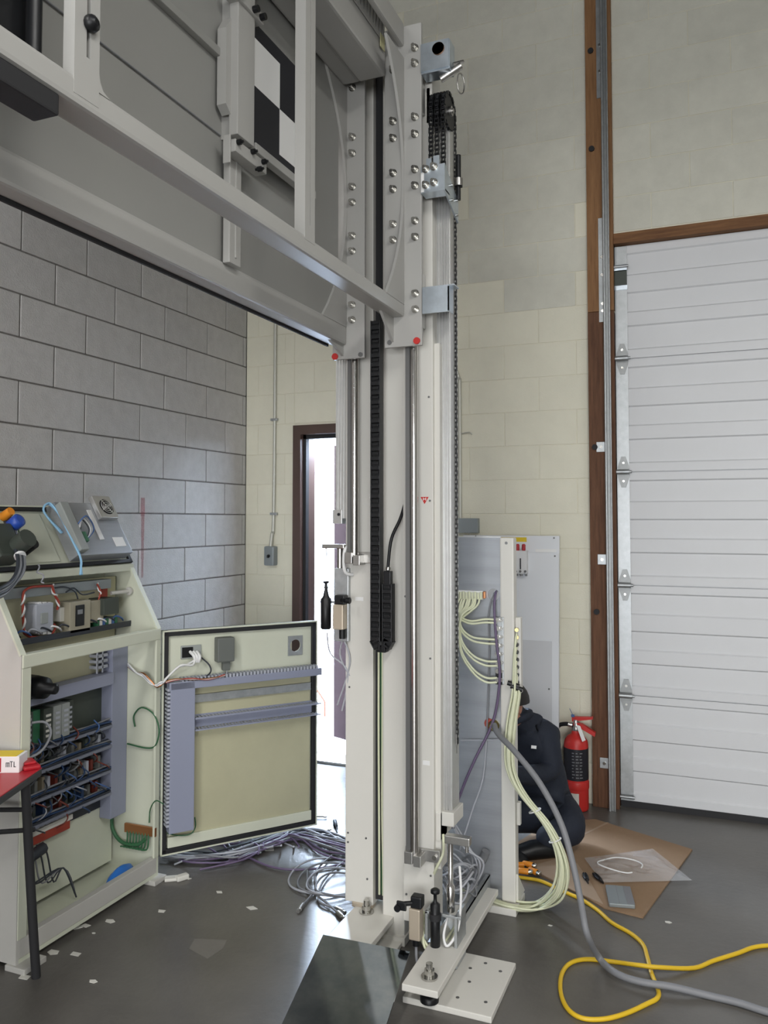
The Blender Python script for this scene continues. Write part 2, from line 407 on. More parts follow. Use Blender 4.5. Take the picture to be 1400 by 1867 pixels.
part('bottom_seal', MB().box(GD0 + .001, GD1, YD - .005, YD + .03, .0, .0335).box(GD0 + .001, GD1, YD + .029, YD + .06, .0, .06), 'rubber', d2)  # rubber seal; the second box is added unseen behind it to block light
part('side_light_block', MB().box(GD0 - .004, D0 + .012, YD + .042, YD + .06, 0, GDT), 'rubber', d2)  # unseen strip added behind the door edge to stop light leaking in
for i, zz in enumerate(HZ):
    if i in (1, 2, 3, 4):
        hx = D0 + .03
        b = MB()
        for sg in (-1, 1):
            poly = [(hx - .03, zz + sg * .004), (hx + .03, zz + sg * .004), (hx + .03, zz + sg * .03), (hx + .012, zz + sg * .085), (hx - .012, zz + sg * .085), (hx - .03, zz + sg * .03)]
            b.prism(poly, 'y', YD - .010, YD - .004)
        hg = part('hinge', b, 'galv_dark', d2)
        part('hinge_screw', MB().cyl((hx, YD - .01, zz + .05), (hx, YD - .016, zz + .05), .007, 8).cyl((hx, YD - .01, zz - .05), (hx, YD - .016, zz - .05), .007, 8), 'bolt', hg)
        part('roller', MB().cyl((GD0 - .03, YD - .03, zz), (hx + .045, YD - .03, zz), .008, 10).cyl((hx - .035, YD - .03, zz), (hx + .033, YD - .03, zz), .014, 10), 'galv', d2)
    else:
        zq = zz + .03 if i == 0 else zz - .125
        part('roller', MB().cyl((GD0 - .03, YD - .03, zq), (D0 + .07, YD - .03, zq), .008, 10), 'galv', d2)
        if i == 0: part('corner_bracket', MB().box(D0 - .005, D0 + .058, YD - .008, YD - .004, .035, .17), 'galv', d2)
        else:
            part('top_bracket', MB().box(D0 - .01, D0 + .062, YD - .03, YD - .004, zq - .02, zq + .012, .003).box(D0 - .01, D0 + .062, YD - .012, YD - .004, zq - .125, zq - .10), 'zinc', d2)
            part('bracket_pad', MB().box(D0 - .008, D0 + .06, YD - .02, YD - .004, zq - .10, zq - .02, .004), 'dark_plastic', d2)
# ---- track
tr = thing('door_track', 'galvanised roller track running up the timber post', 'track', (GD0 - .03, YB - .07, 0))
tx = GD0 - .025
part('track_channel', MB().box(tx - .022, tx - .018, YB - .075, YB - .02, .0, 4.9).cyl((tx + .006, YB - .074, 0), (tx + .006, YB - .074, 4.9), .0045, 8).cyl((tx - .020, YB - .074, 0), (tx - .020, YB - .074, 4.9), .0065, 10), 'galv', tr)
part('track_web', MB().box(tx - .018, tx + .006, YB - .070, YB - .066, .0, 4.9), 'galv_dark', tr)
part('angle_iron', MB().box(tx - .052, tx - .018, YB - .046, YB - .041, 2.64, 3.22).box(tx - .022, tx - .018, YB - .075, YB - .04, 2.64, 3.22), 'galv', tr)
part('angle_iron', MB().box(tx - .052, tx - .018, YB - .046, YB - .041, 3.9, 4.75), 'galv', tr)
for zz in (3.0, 2.9, 2.74, 2.70, 4.05, 4.2): part('track_bolt', MB().cyl((tx - .034, YB - .046, zz), (tx - .034, YB - .053, zz), .008, 8), 'bolt', tr)
for zz in (1.95, 1.335, .24): 
    bk = part('wall_bracket', MB().box(tx - .075, tx - .018, YB - .046, YB - .041, zz - .028, zz + .028, .002), 'galv', tr)
    part('bracket_bolt', MB().cyl((tx - .05, YB - .046, zz), (tx - .05, YB - .056, zz), .009, 8), 'bolt', bk)

# ---- conduits and boxes on the back wall
sx = ony(497, 900, YB - .02)[0]; bz = ony(495, 1013, YB)[2]
cs = thing('wall_switch', 'grey wall switch box at the foot of a thin vertical conduit', 'switch', (sx, YB, bz - .06))
part('conduit', MB().tube([(sx + .01, YB - .012, 4.6), (sx + .008, YB - .012, 2.2), (sx + .003, YB - .012, bz + .22), (sx - .003, YB - .02, bz + .14), (sx - .008, YB - .03, bz + .05)], .011, 8, 4), 'conduit', cs)
for zz in (2.95, 2.2, bz + .27): part('conduit_strap', MB().box(sx - .018, sx + .03, YB - .026, YB, zz - .008, zz + .008, .003), 'galv', cs)
sb = part('switch_box', MB().box(sx - .043, sx + .030, YB - .055, YB, bz - .062, bz + .062, .010), 'box_grey', cs)
part('switch_lever', MB().cyl((sx - .006, YB - .055, bz), (sx - .006, YB - .062, bz), .010, 10).box(sx - .010, sx - .002, YB - .075, YB - .055, bz - .012, bz + .006, .002), 'black', sb)
cx = ony(838, 800, YB - .015)[0]
c2 = thing('junction_box', 'grey junction box with conduit above the leaning white board', 'junction box', (cx, YB, 1.4))
part('conduit', MB().tube([(cx - .03, YB - .012, 2.46), (cx - .004, YB - .012, 2.38), (cx, YB - .012, 2.30), (cx, YB - .012, 1.50)], .011, 8, 4), 'conduit', c2)
q0 = ony(838, 945, YB)[2]
part('box', MB().box(cx - .01, cx + .115, YB - .045, YB, q0 - .085, q0, .003), 'box_grey', c2)
part('wire', MB().tube([(cx + .01, YB - .012, 2.06), (cx + .06, YB - .014, 2.065), (cx + .075, YB - .012, 2.05)], .003, 6, 3), 'conduit', c2)
# ================================================================== lift tower
TW = thing('lift_tower', 'tall off-white two-column lift tower with guide rods in the middle', 'machine tower', (-1.13, 2.86, 0))
CR0, CR1, YR = -1.067, -0.950, 2.80
CL0, CL1, YLc = -1.327, -1.212, 2.86
c_r = part('column', MB().box(CR0, CR1, YR, YR + .10, .335, 3.30, .003).box(CR0, CR1, YR, YR + .10, .105, .335, .003), 'machine_white', TW)
c_l = part('column', MB().box(CL0, CL1, YLc, YLc + .10, .105, 3.30, .003), 'machine_white', TW)
part('column_lip', MB().box(CR1 - .006, CR1 + .02, YR + .02, YR + .09, .30, 2.2), 'machine_white', TW)
part('centre_post', MB().box(-1.165, -1.078, 2.84, 2.94, .02, 3.30, .006), 'machine_white', TW)
part('slot_dark_strip', MB().box(CL1, -1.165, 2.885, 2.95, .12, 3.30), 'black_matte', TW)  # black strip filling the slot between left column and centre post
part('top_cap', MB().box(CL0, CR1, 2.84, 2.96, 3.30, 3.32, .002), 'machine_white', TW)
for i, (dx, dy) in enumerate(((-.004, 0), (.006, .004), (.013, -.003))):
    part('cable', MB().tube([(-1.19 + dx, 2.875 + dy, 1.30), (-1.19 + dx, 2.872 + dy, .8), (-1.188 + dx + .004 * sin(i * 2), 2.872 + dy, .45), (-1.186 + dx, 2.87 + dy, .25), (-1.192 + dx, 2.885 + dy, .14)], .0045, 6, 4), 'tube_cream' if i != 1 else 'cable_green', TW)
# screw holes / screws on the covers
def screw(x, y, z, p, r=.004, m='alu_dark'): part('screw', MB().cyl((x, y, z), (x, y - .002, z), r, 8), m, p)
for (x, z) in ((-1.315, .36), (-1.315, .325), (-1.24, .35), (-1.235, .20), (-1.31, .91), (-1.30, 1.70)): screw(x, YLc, z, c_l)
for (x, z) in ((-1.055, .20), (-.962, .28), (-.962, 1.05), (-.962, 1.62), (-1.058, 1.27), (-.965, 2.0)): screw(x, YR, z, c_r)
# red triangular maker's mark with a white H, two small white labels
hz = ony(774, 912, YR - .001); s_ = .0155
tri = part('triangle_badge', MB().prism([(hz[0] - s_, hz[2] + .012), (hz[0] + s_, hz[2] + .012), (hz[0], hz[2] - .014)], 'y', YR - .0012, YR), 'red', c_r, 'red triangle badge with a white letter H')
part('letter', MB().box(hz[0] - .0062, hz[0] - .0034, YR - .0016, YR - .001, hz[2] - .001, hz[2] + .0095).box(hz[0] + .0034, hz[0] + .0062, YR - .0016, YR - .001, hz[2] - .001, hz[2] + .0095).box(hz[0] - .004, hz[0] + .004, YR - .0016, YR - .001, hz[2] + .003, hz[2] + .0056), 'white_print', tri)
q = ony(655, 1092, YLc); part('name_label', MB().box(q[0] - .017, q[0] + .017, YLc - .001, YLc, q[2] - .007, q[2] + .007), 'white_print', c_l)
q = ony(777, 1391, YR); part('name_label', MB().box(q[0] - .013, q[0] + .013, YR - .001, YR, q[2] - .008, q[2] + .008), 'white_print', c_r)
# guide rods with clamp blocks
RXR, RYR = -1.010, 2.764
RXL, RYL = -1.274, 2.826
part('guide_rod', MB().cyl((RXR, RYR, .335), (RXR, RYR, 3.28), .0145, 20), 'steel_rod', TW)
part('rail_strip', MB().box(RXR - .032, RXR - .015, RYR - .004, YR, .335, 3.28), 'alu_dark', TW)
part('guide_rod', MB().cyl((RXL, RYL, 1.41), (RXL, RYL, 3.28), .0145, 20), 'steel_rod', TW)
part('rail_strip', MB().box(RXL - .030, RXL - .015, RYL - .004, YLc, 1.41, 3.28), 'alu_dark', TW)
def clamp(x, yf, yb, z, dirn):
    c = part('rod_clamp', MB().box(x - .032, x - .002, yf - .022, yb, z - .02, z + .022, .002).box(x + .002, x + .03, yf - .022, yb, z - .026, z + .012, .002)
             .box(x - .045, x + .085, yb - .012, yb, z - .02, z + .022, .002), 'steel', TW)
    part('clamp_screw', MB().cyl((x + .068, yb - .012, z), (x + .068, yb - .022, z), .009, 10).cyl((x - .034, yb - .012, z + .008), (x - .034, yb - .02, z + .008), .007, 10), 'bolt', c)
clamp(RXR, RYR, YR, ony(755, 1562, RYR)[2], 1)
clamp(RXL, RYL, YLc, 1.405, 1)
# ribbed aluminium drive profiles outside the columns
def ribbed(x0, x1, y0, y1, z0, z1, n, name='drive_profile'):
    pts = [(x0, y1)]; w = (x1 - x0) / n
    for i in range(n):
        a = x0 + i * w
        pts += [(a, y0), (a + w * .62, y0), (a + w * .62, y0 + .006), (a + w, y0 + .006)]
    pts += [(x1, y0 + .006), (x1, y1)]
    return part(name, MB().prism(pts, 'z', z0, z1), 'alu', TW)
pr_ = ribbed(-.966, -.898, 2.85, 2.94, .47, 3.04, 6)
part('profile_foot', MB().box(-.948, -.885, 2.83, 2.95, .45, .50, .003).box(-.948, -.93, 2.815, 2.95, .40, .50, .003), 'machine_white', TW)
part('profile_shadow_gap', MB().box(-.95, -.967, 2.855, 2.90, .5, 3.0), 'black_matte', TW)
pl_ = ribbed(-1.376, -1.328, 2.87, 2.95, 1.556, 3.04, 4)
q = ony(619, 938, 2.868); part('profile_end', MB().box(-1.385, -1.345, 2.862, 2.95, 1.535, 1.59, .002), 'alu', TW)
part('end_screw', MB().cyl((q[0], 2.862, q[2]), (q[0], 2.858, q[2]), .006, 10), 'black', TW)
# sprockets and drive chain
SPX, SPY, SPZ, SPR = -.9, 2.845, 3.075, .066
def sprocket(x):
    pts = []
    for i in range(72):
        t = 2 * pi * i / 72; r = SPR + (.0045 if i % 3 == 0 else -.002); pts.append((SPY + r * cos(t), SPZ + r * sin(t)))
    sp = part('sprocket', MB().prism(pts, 'x', x - .005, x + .005), 'black', TW)
    part('hub', MB().cyl((x - .012, SPY, SPZ), (x + .014, SPY, SPZ), .018, 16), 'steel', sp)
for x in (SPX, SPX - .047, SPX - .024): sprocket(x)
part('sprocket_shaft', MB().cyl((-.98, SPY, SPZ), (-.88, SPY, SPZ), .01, 12), 'steel', TW)
part('sprocket_housing', MB().box(-.975, -.955, 2.80, 2.94, 3.02, 3.16, .004), 'black', TW)
def chain(path, x):
    b = MB(); P = [Vector((x, p[0], p[1])) for p in path]; pitch = .0165; carry = 0; k = 0
    for i in range(len(P) - 1):
        L = (P[i + 1] - P[i]).length; t = carry; dr = (P[i + 1] - P[i]).normalized()
        while t < L:
            c = P[i] + dr * t; wv = Vector((0, -dr.z, dr.y)); o = .0075 if k % 2 else .0055
            M = Matrix(((1, 0, 0, c.x), (0, wv.y, dr.y, c.y), (0, wv.z, dr.z, c.z), (0, 0, 0, 1)))
            for sg in (-1, 1): b.box(sg * o - .001, sg * o + .001, -.0058, .0058, -.0105, .0105, 0, M)
            b.cyl(M @ Vector((-.0065, 0, .0083)), M @ Vector((.0065, 0, .0083)), .0042, 6, None, False)
            t += pitch; k += 1
        carry = t - L
    return b
arc = [(SPY + SPR * cos(t), SPZ + SPR * sin(t)) for t in [pi - pi * i / 14 for i in range(15)]]
part('drive_chain', chain([(SPY - SPR, 2.80)] + arc + [(SPY + SPR, .735)], SPX), 'black', TW)
part('chain_end', MB().cyl((SPX, SPY + SPR, .735), (SPX, SPY + SPR, .69), .004, 8).cyl((SPX, SPY + SPR, .76), (SPX, SPY + SPR, .72), .007, 8), 'steel', TW)
for dx in (-.047, -.024):
    part('drive_chain', chain([(SPY - SPR, 2.80)] + arc + [(SPY + SPR, 2.72)], SPX + dx), 'black', TW)
q = ony(831, 1300, 2.93); part('pulley_disc', MB().cyl((-.945, 2.965, .86), (-.941, 2.965, .86), .095, 28), 'machine_white', TW)
# base: flange bars on levelling bolts above floor plates
bp = part('floor_plate', MB().box(-.956, -.663, 2.50, 2.832, 0, .02, .003), 'machine_white', TW)
for (x, y) in ((-.70, 2.57), (-.70, 2.76), (-.78, 2.66), (-.79, 2.56), (-.855, 2.52), (-.76, 2.79), (-.80, 2.74)): part('plate_hole', MB().cyl((x, y, .02), (x, y, .0212), .006, 10), 'alu_dark', bp)
part('floor_plate', MB().box(-1.28, -1.08, 2.58, 2.90, 0, .016, .003), 'machine_white', TW)
def foot(x, y, ztop):
    ft = part('levelling_foot', MB().lathe([(.030, .02), (.030, .036), (.022, .042), (.012, .044), (.012, ztop)], (x, y, 0), 'z', 18), 'black', TW)
    part('lock_nut', MB().cyl((x, y, ztop), (x, y, ztop + .006), .027, 18).cyl((x, y, ztop + .006), (x, y, ztop + .026), .018, 6).cyl((x, y, ztop + .026), (x, y, ztop + .045), .011, 12), 'bolt', ft)
part('flange_bar', MB().box(-.938, -.818, 2.445, 3.20, .07, .092, .003), 'machine_white', TW); foot(-.868, 2.51, .092)
part('flange_bar', MB().box(-1.285, -1.12, 2.60, 3.10, .07, .092, .003), 'machine_white', TW); foot(-1.225, 2.83, .092)
part('post_base', MB().box(-1.17, -1.07, 2.82, 3.0, 0, .03, .002), 'machine_white', TW)
part('adhesive_rag', MB().box(-1.30, -1.215, 2.858, 2.90, .085, .11, .008), 'tan_metal', TW)
# cable trough going back to the control panel
part('cable_trough', MB().box(-.865, -.861, 2.84, 3.24, .02, .125).box(-1.05, -.861, 2.84, 3.24, .02, .026).box(-.88, -.861, 2.84, 3.24, .121, .125), 'galv', TW)
# lower limit switch group
def limit_group(x, y, z, long_pin):
    t = part('switch_plate', MB().box(x - .055, x + .075, y - .006, y + .004, z - .006, z + .004, .002).box(x - .055, x - .045, y - .006, y + .09, z - .10, z + .004, .002).box(x + .052, x + .062, y - .01, y + .10, z - .17, z + .004, .002), 'galv', TW)
    sw = part('limit_switch', MB().box(x - .10, x - .06, y - .045, y - .005, z - .085, z + .02, .004), 'tan_metal', TW)
    part('switch_head', MB().box(x - .096, x - .056, y - .04, y - .002, z + .02, z + .06, .005), 'black', sw)
    part('cable_gland', MB().cyl((x - .078, y - .03, z - .085), (x - .078, y - .03, z - .105), .014, 12), 'black', sw)
    part('roller_lever', MB().cyl((x - .09, y - .04, z + .038), (x - .115, y - .055, z + .038), .008, 10).box(x - .14, x - .105, y - .06, y - .05, z + .015, z + .045, .003).cyl((x - .135, y - .066, z + .022), (x - .135, y - .045, z + .022), .012, 12), 'black', sw)
    part('lead', MB().tube([(x - .078, y - .03, z - .105), (x - .078, y - .028, z - .15), (x - .07, y - .02, z - .185), (x - .05, y - .01, z - .175)], .005, 6, 4), 'cable_light', sw)
    sa = part('shock_absorber', MB().lathe([(.013, -.11), (.017, -.105), (.017, .04), (.010, .045), (.006, .05), (.006, .075), (.016, .078), (.016, .088), (.010, .092)], (x - .012, y - .02, z), 'z', 16), 'black', TW)
    part('lock_ring', MB().lathe([(.022, -.012), (.022, .010)], (x - .012, y - .02, z), 'z', 6), 'black_matte', sa)
    pn = part('stop_pin', MB().lathe([(.012, 0), (.014, .002), (.014, .09), (.009, .095), (.009, long_pin)], (x + .028, y + .03, z), 'z', 14), 'steel_rod', TW)
    part('stop_arm', MB().box(x + .01, x + .10, y + .015, y + .045, z + long_pin, z + long_pin + .028, .003).cyl((x + .09, y + .02, z + long_pin), (x + .09, y + .02, z + long_pin - .02), .006, 10), 'steel', pn)
limit_group(-.90, 2.72, ony(790, 1664, 2.72)[2], .235)
def limit_left(x, y, z):
    t = part('switch_plate', MB().box(x - .09, x - .01, y - .004, y + .006, z - .006, z + .004, .002).box(x - .03, x + .03, y, y + .03, z - .15, z + .13, .003), 'galv', TW)
    sw = part('limit_switch', MB().box(x - .018, x + .026, y - .04, y, z - .10, z - .005, .004), 'tan_metal', TW)
    part('switch_head', MB().box(x - .012, x + .03, y - .036, y, z - .005, z + .03, .005), 'black', sw)
    part('cable_gland', MB().cyl((x + .015, y - .02, z - .10), (x + .015, y - .02, z - .135), .013, 12), 'black', sw)
    part('roller_lever', MB().cyl((x + .02, y - .035, z + .012), (x + .04, y - .055, z + .012), .008, 10).cyl((x + .05, y - .06, z + .014), (x + .065, y - .06, z + .014), .012, 12), 'black', sw)
    sa = part('shock_absorber', MB().lathe([(.016, -.105), (.021, -.10), (.021, .012), (.013, .02), (.006, .05), (.010, .055), (.006, .06), (.006, .07), (.012, .073), (.012, .08)], (x - .06, y - .01, z), 'z', 16), 'black', TW)
    pn = part('stop_pin', MB().lathe([(.0115, .10), (.0115, .21)], (x - .012, y + .015, z), 'z', 14), 'steel', TW)
    part('stop_arm', MB().box(x - .085, x + .01, y, y + .03, z + .205, z + .222, .003).cyl((x - .07, y + .01, z + .205), (x - .07, y + .01, z + .17), .004, 8), 'steel', pn)
    hd = part('pull_handle', MB().tube([(x + .035, y + .02, z + .215), (x + .022, y - .01, z + .205), (x + .020, y - .02, z + .16), (x + .022, y - .01, z + .115), (x + .04, y + .02, z + .105)], .007, 8, 5), 'white', TW)
    for i, (ex, ez) in enumerate(((-.01, -.42), (.05, -.30), (-.03, -.40))):
        part('lead', MB().tube([(x + (-.06, .015, .0)[i], y, z - .12), (x - .05 + .04 * i, y + .01, z - .2), (x + .02, y + .02, z - .27), (x + ex, y + .03, z + ez)], .0035, 6, 5), 'cable_light', TW)
q = ony(622, 1098, 2.84); limit_left(q[0], 2.84, q[2])
# cream air tubes looping under the right column
for i in range(7):
    a = i * .9; r_ = .012 * (i % 3)
    part('air_tube', MB().tube([(-1.0 + .004 * i, 2.79 + .006 * i, .15), (-.985 + .004 * i, 2.74 - .004 * i, .10 + .002 * i), (-.94 + r_, 2.72 - .005 * i, .055 + .004 * i), (-.90 + r_, 2.725, .05 + .005 * i), (-.865, 2.76 + .01 * i, .075 + .01 * i), (-.87, 2.90, .13)], .0045, 6, 5), 'tube_cream', TW)
part('air_tube', MB().tube([(-.855, 2.80, .33), (-.838, 2.76, .25), (-.84, 2.73, .15), (-.868, 2.70, .10), (-.885, 2.71, .13), (-.88, 2.75, .18)], .005, 6, 5), 'white', TW)
part('air_tube', MB().tube([(-.925, 2.83, .42), (-.915, 2.80, .37), (-.935, 2.79, .32), (-.955, 2.81, .28)], .0055, 6, 5), 'tube_cream', TW)

# ---- energy chain hanging from the carriage
EC = thing('cable_chain', 'black plastic cable chain hanging in a narrow loop before the tower', 'cable chain', (-1.18, 2.79, 1.08))
def link_mesh():
    b = MB()
    b.box(-.0195, -.0155, -.018, .018, -.0185, .0185, .002).box(.0155, .0195, -.018, .018, -.0185, .0185, .002)
    b.box(-.0165, .0165, -.018, -.014, -.016, -.002, .001).box(-.0165, .0165, .014, .018, -.016, -.002, .001).box(-.0155, .0155, -.010, .010, -.0185, .0185)
    b.box(-.012, .012, -.0195, -.0175, .004, .012, .001)
    me = b.mesh('chain_link'); me.materials.append(MATS['black']); return me
LM = link_mesh(); n_ = 0
def put_link(x, y, z, rot):
    o = bpy.data.objects.new('chain_link', LM); COL.objects.link(o); o.parent = EC; o.matrix_parent_inverse = Matrix.Translation(-EC.location)
    o.location = (x, y, z); o.rotation_euler = (0, rot, 0)
XA = ony(687, 800, 2.785)[0]; XB = ony(708, 1100, 2.785)[0]; zb_ = ony(697, 1160, 2.785)[2]; cxm = (XA + XB) / 2; rr_ = (XB - XA) / 2
z = zb_
while z < 2.30: put_link(XA, 2.785, z, 0); z += .035
for t in (30, 90, 150):
    put_link(cxm - rr_ * cos(radians(t)), 2.785, zb_ - .012 - rr_ * 1.1 * sin(radians(t)), -radians(t))
z = zb_
ztop = ony(705, 1060, 2.785)[2]
while z < ztop: put_link(XB, 2.785, z, 0); z += .035
part('end_bracket', MB().box(XB - .016, XB + .012, 2.775, 2.80, z - .02, z + .03, .003), 'black', EC)
e = ony(733, 905, 2.80)
part('black_cable', MB().tube([(XB - .002, 2.785, z + .02), (XB, 2.785, z + .06), (XB + .012, 2.787, z + .15), (e[0] - .012, 2.815, e[2] - .08), (e[0] + .004, 2.838, e[2])], .0062, 8, 6), 'black', EC)
part('cable_clip', MB().cyl((XB - .001, 2.785, z + .034), (XB, 2.785, z + .044), .009, 10), 'bolt', EC)

# ================================================================== carriage
CA = thing('lift_carriage', 'grey welded steel carriage frame with checker target raised on the tower', 'machine frame', (-1.16, 1.8, 2.2))
YE = 2.72; YEF = 2.775; Y0c = 0.35
part('rail', MB().box(-1.10, -1.03, Y0c, YE, 2.284, 2.332, .009), 'frame_grey', CA)
part('rail', MB().box(-1.345, -1.285, Y0c, YEF, 2.212, 2.285, .009), 'frame_grey', CA)
part('rail', MB().box(-1.052, -1.03, Y0c, YE, 3.285, 3.37, .007), 'frame_grey', CA)
part('rail', MB().box(-1.34, -1.285, Y0c, YEF, 3.27, 3.36, .009), 'frame_grey', CA)
part('cross_beam', MB().box(-1.20, -1.095, Y0c, 2.70, 3.175, 3.295, .010), 'frame_grey', CA)
part('cross_beam', MB().box(-1.285, -1.215, Y0c, 2.74, 3.20, 3.27, .010), 'frame_grey', CA)
cb = MB()
y = 1.9
while y < 2.66: cb.box(-1.092, -1.088, y, y + .016, 3.30, 3.365); y += .027
cb.box(-1.0925, -1.088, 1.8, 2.68, 3.285, 3.30).box(-1.0925, -1.088, 1.8, 2.68, 3.365, 3.38)
part('vent_strip', cb, 'frame_grey', CA)
part('vent_backing', MB().box(-1.10, -1.096, 1.8, 2.68, 3.295, 3.38), 'black_matte', CA)
q = ony(705, 65, 2.69); part('yellow_tag', MB().box(-1.0885, -1.0865, 2.63, 2.67, 3.25, 3.30), 'pale_tag', CA)
sh = part('back_sheet', MB().box(-1.302, -1.296, Y0c, 2.72, 2.28, 3.30), 'sheet_grey', CA)
part('sheet_rib', MB().box(-1.297, -1.275, Y0c, 1.93, 2.86, 2.885, .004), 'sheet_grey', CA)
part('black_strip', MB().box(-1.352, -1.345, Y0c, 2.74, 2.205, 2.225), 'black_matte', CA)  # thin black strip along the lower outer edge of the far rail
part('seam_rod', MB().tube([(-1.292, Y0c, onx(300, 168, -1.292)[2]), (-1.292, 1.93, onx(300, 168, -1.292)[2])], .0022, 6, 1), 'cable_grey', CA)
# uprights
def slot_post(ya, yb, z0, z1, x0, x1, sy, sz0, sz1, w):
    x1 += .0008
    b = MB().box(x0, x1, ya, sy - w, z0, z1).box(x0, x1, sy + w, yb, z0, z1).box(x0, x1, sy - w, sy + w, z0, sz0).box(x0, x1, sy - w, sy + w, sz1, z1)
    return part('upright', b, 'frame_grey', CA)
a0 = onx(135, 100, -1.03)[1]; a1 = onx(181, 100, -1.03)[1]; zs = onx(160, 106, -1.03)[2]; ys = (a0 * .45 + a1 * .55)
u1 = slot_post(a0, a1, 2.30, 3.30, -1.055, -1.03, ys, zs, 3.2, .005)
part('fillet', MB().prism([(a1, 2.33), (a1 + .03, 2.33), (a1 + .012, 2.337), (a1 + .004, 2.35), (a1, 2.37)], 'x', -1.05, -1.03), 'frame_grey', u1)
zk = onx(162, 45, -1.03)[2]
kb = part('clamp_knob', MB().cyl((-1.05, ys, zk), (-1.015, ys, zk), .006, 8).lathe([(.0, .0), (.014, .0), (.016, .006), (.014, .014), (.006, .02)], (-1.03, ys, zk), 'x', 12), 'black', u1)
zs2 = onx(566, 412, -1.03)[2]
u2 = slot_post(1.949, 2.008, 2.32, 3.30, -1.062, -1.03, 1.98, zs2, 3.1, .0022)
u3 = part('upright', MB().box(-1.262, -1.232, 1.925, 2.015, 2.64, 3.28, .003).box(-1.296, -1.262, 1.94, 1.955, 2.64, 3.28).prism([(1.90, 2.72), (1.925, 2.70), (1.925, 2.98), (1.90, 2.94)], 'x', -1.285, -1.255), 'frame_grey', CA)
part('upright', MB().box(-1.285, -1.262, 1.935, 1.995, 2.28, 2.64, .003).box(-1.262, -1.258, 1.962, 1.968, 2.30, 2.6), 'frame_grey', CA)
zb2 = onx(410, 258, -1.24)[2]
bk = part('target_bracket', MB().box(-1.262, -1.222, 1.90, 2.07, zb2 - .018, zb2 + .018, .003).box(-1.260, -1.236, 1.894, 1.899, zb2 - .05, zb2 + .03, .002), 'frame_grey', CA)
for (yy, zz) in ((1.91, zb2 + .01), (1.985, zb2 + .015), (2.045, zb2 + .01), (2.02, zb2 - .022)):
    part('thumb_screw', MB().cyl((-1.222, yy, zz), (-1.210, yy, zz), .008, 10).cyl((-1.23, yy, zz), (-1.203, yy, zz), .004, 8), 'black', bk)
zb3 = 3.035
bk2 = part('target_bracket', MB().box(-1.262, -1.222, 1.90, 2.05, zb3 - .012, zb3 + .018, .003), 'frame_grey', CA)
for yy in (1.915, 1.99, 2.03): part('thumb_screw', MB().cyl((-1.222, yy, zb3), (-1.205, yy, zb3), .010, 10), 'black', bk2)
tg = part('target_board', MB().box(-1.262, -1.254, 2.008, 2.41, 2.665, 3.04, .001), 'black_print', CA, 'black board with a two by two checker pattern')
for (ya, yb, za, zb) in ((2.045, 2.2, 2.846, 2.992), (2.2, 2.36, 2.70, 2.846)): part('white_square', MB().box(-1.2538, -1.2532, ya, yb, za, zb), 'white_print', tg)
part('target_ledge', MB().box(-1.262, -1.235, 2.03, 2.42, 2.635, 2.662, .003), 'frame_grey', CA)
# flange plates with gussets
def flange(x0, x1, xg, yf, z0, z1, fwd, zbot):
    f = part('flange_plate', MB().box(x0, x1, yf, yf + .016, z0, z1, .003), 'frame_grey', CA)
    n = 18; pts = []
    zt, zb = 3.24, zbot
    for i in range(n + 1):
        t = i / n; zz = zt + (zb - zt) * t; pts.append((yf - fwd * (abs(2 * t - 1) ** 2.2) - .002, zz))
    poly = [(yf, zt)] + pts + [(yf, zb)]
    part('gusset', MB().prism(poly, 'x', xg - .005, xg + .005), 'frame_grey', CA)
    return f
f1 = flange(-1.108, -.964, -1.035, YE, 2.176, 3.362, .17, 2.328)
f2 = flange(-1.345, -1.212, -1.290, YEF, 2.160, 3.36, .20, 2.281)
part('flange_web', MB().prism([(2.60, 2.287), (2.72, 2.287), (2.72, 2.195)], 'x', -1.082, -1.072), 'frame_grey', CA)
part('flange_web', MB().prism([(2.65, 2.215), (2.775, 2.215), (2.775, 2.172)], 'x', -1.308, -1.298), 'frame_grey', CA)
def bolt_mesh():
    b = MB(); b.cyl((0, 0, 0), (0, -.003, 0), .0145, 16).cyl((0, -.003, 0), (0, -.014, 0), .0115, 6).cyl((0, -.014, 0), (0, -.027, 0), .0065, 10)
    me = b.mesh('bolt'); me.materials.append(MATS['bolt']); return me
BM = bolt_mesh()
def bolt(x, y, z, p):
    o = bpy.data.objects.new('bolt', BM); COL.objects.link(o); o.parent = p; o.location = (x, y, z); o.rotation_euler = (0, random.uniform(0, 1), 0)
BZ = (3.269, 3.212, 3.012, 2.949, 2.819, 2.759, 2.630, 2.571, 2.365, 2.307)
for z in BZ: bolt(-.988, YE, z, f1)
for z in (3.205,) + BZ[2:8]: bolt(-1.073, YE, z, f1)
for z in (3.205,) + BZ[2:]: bolt(-1.262, YEF, z, f2)
part('end_cap', MB().cyl((-.982, YE, 2.192), (-.982, YE - .006, 2.192), .0125, 18), 'red', f1)
part('cap_screw', MB().cyl((-1.088, YE, 2.195), (-1.088, YE - .003, 2.195), .009, 14), 'alu_dark', f1)
part('end_cap', MB().cyl((-1.333, YEF, 2.172), (-1.333, YEF - .006, 2.172), .0125, 18), 'red', f2)
part('cap_screw', MB().cyl((-1.228, YEF, 2.172), (-1.228, YEF - .003, 2.172), .009, 14), 'alu_dark', f2)
# plain bearing housings behind the flanges
part('bearing_block', MB().box(-1.045, -.975, YE + .016, YR - .004, 2.25, 2.45, .003).box(-1.045, -.975, YE + .016, YR - .004, 3.05, 3.25, .003), 'alu', CA)
part('bearing_block', MB().box(-1.305, -1.243, YEF + .016, YLc - .004, 2.25, 2.45, .003).box(-1.305, -1.243, YEF + .016, YLc - .004, 3.05, 3.25, .003), 'alu', CA)
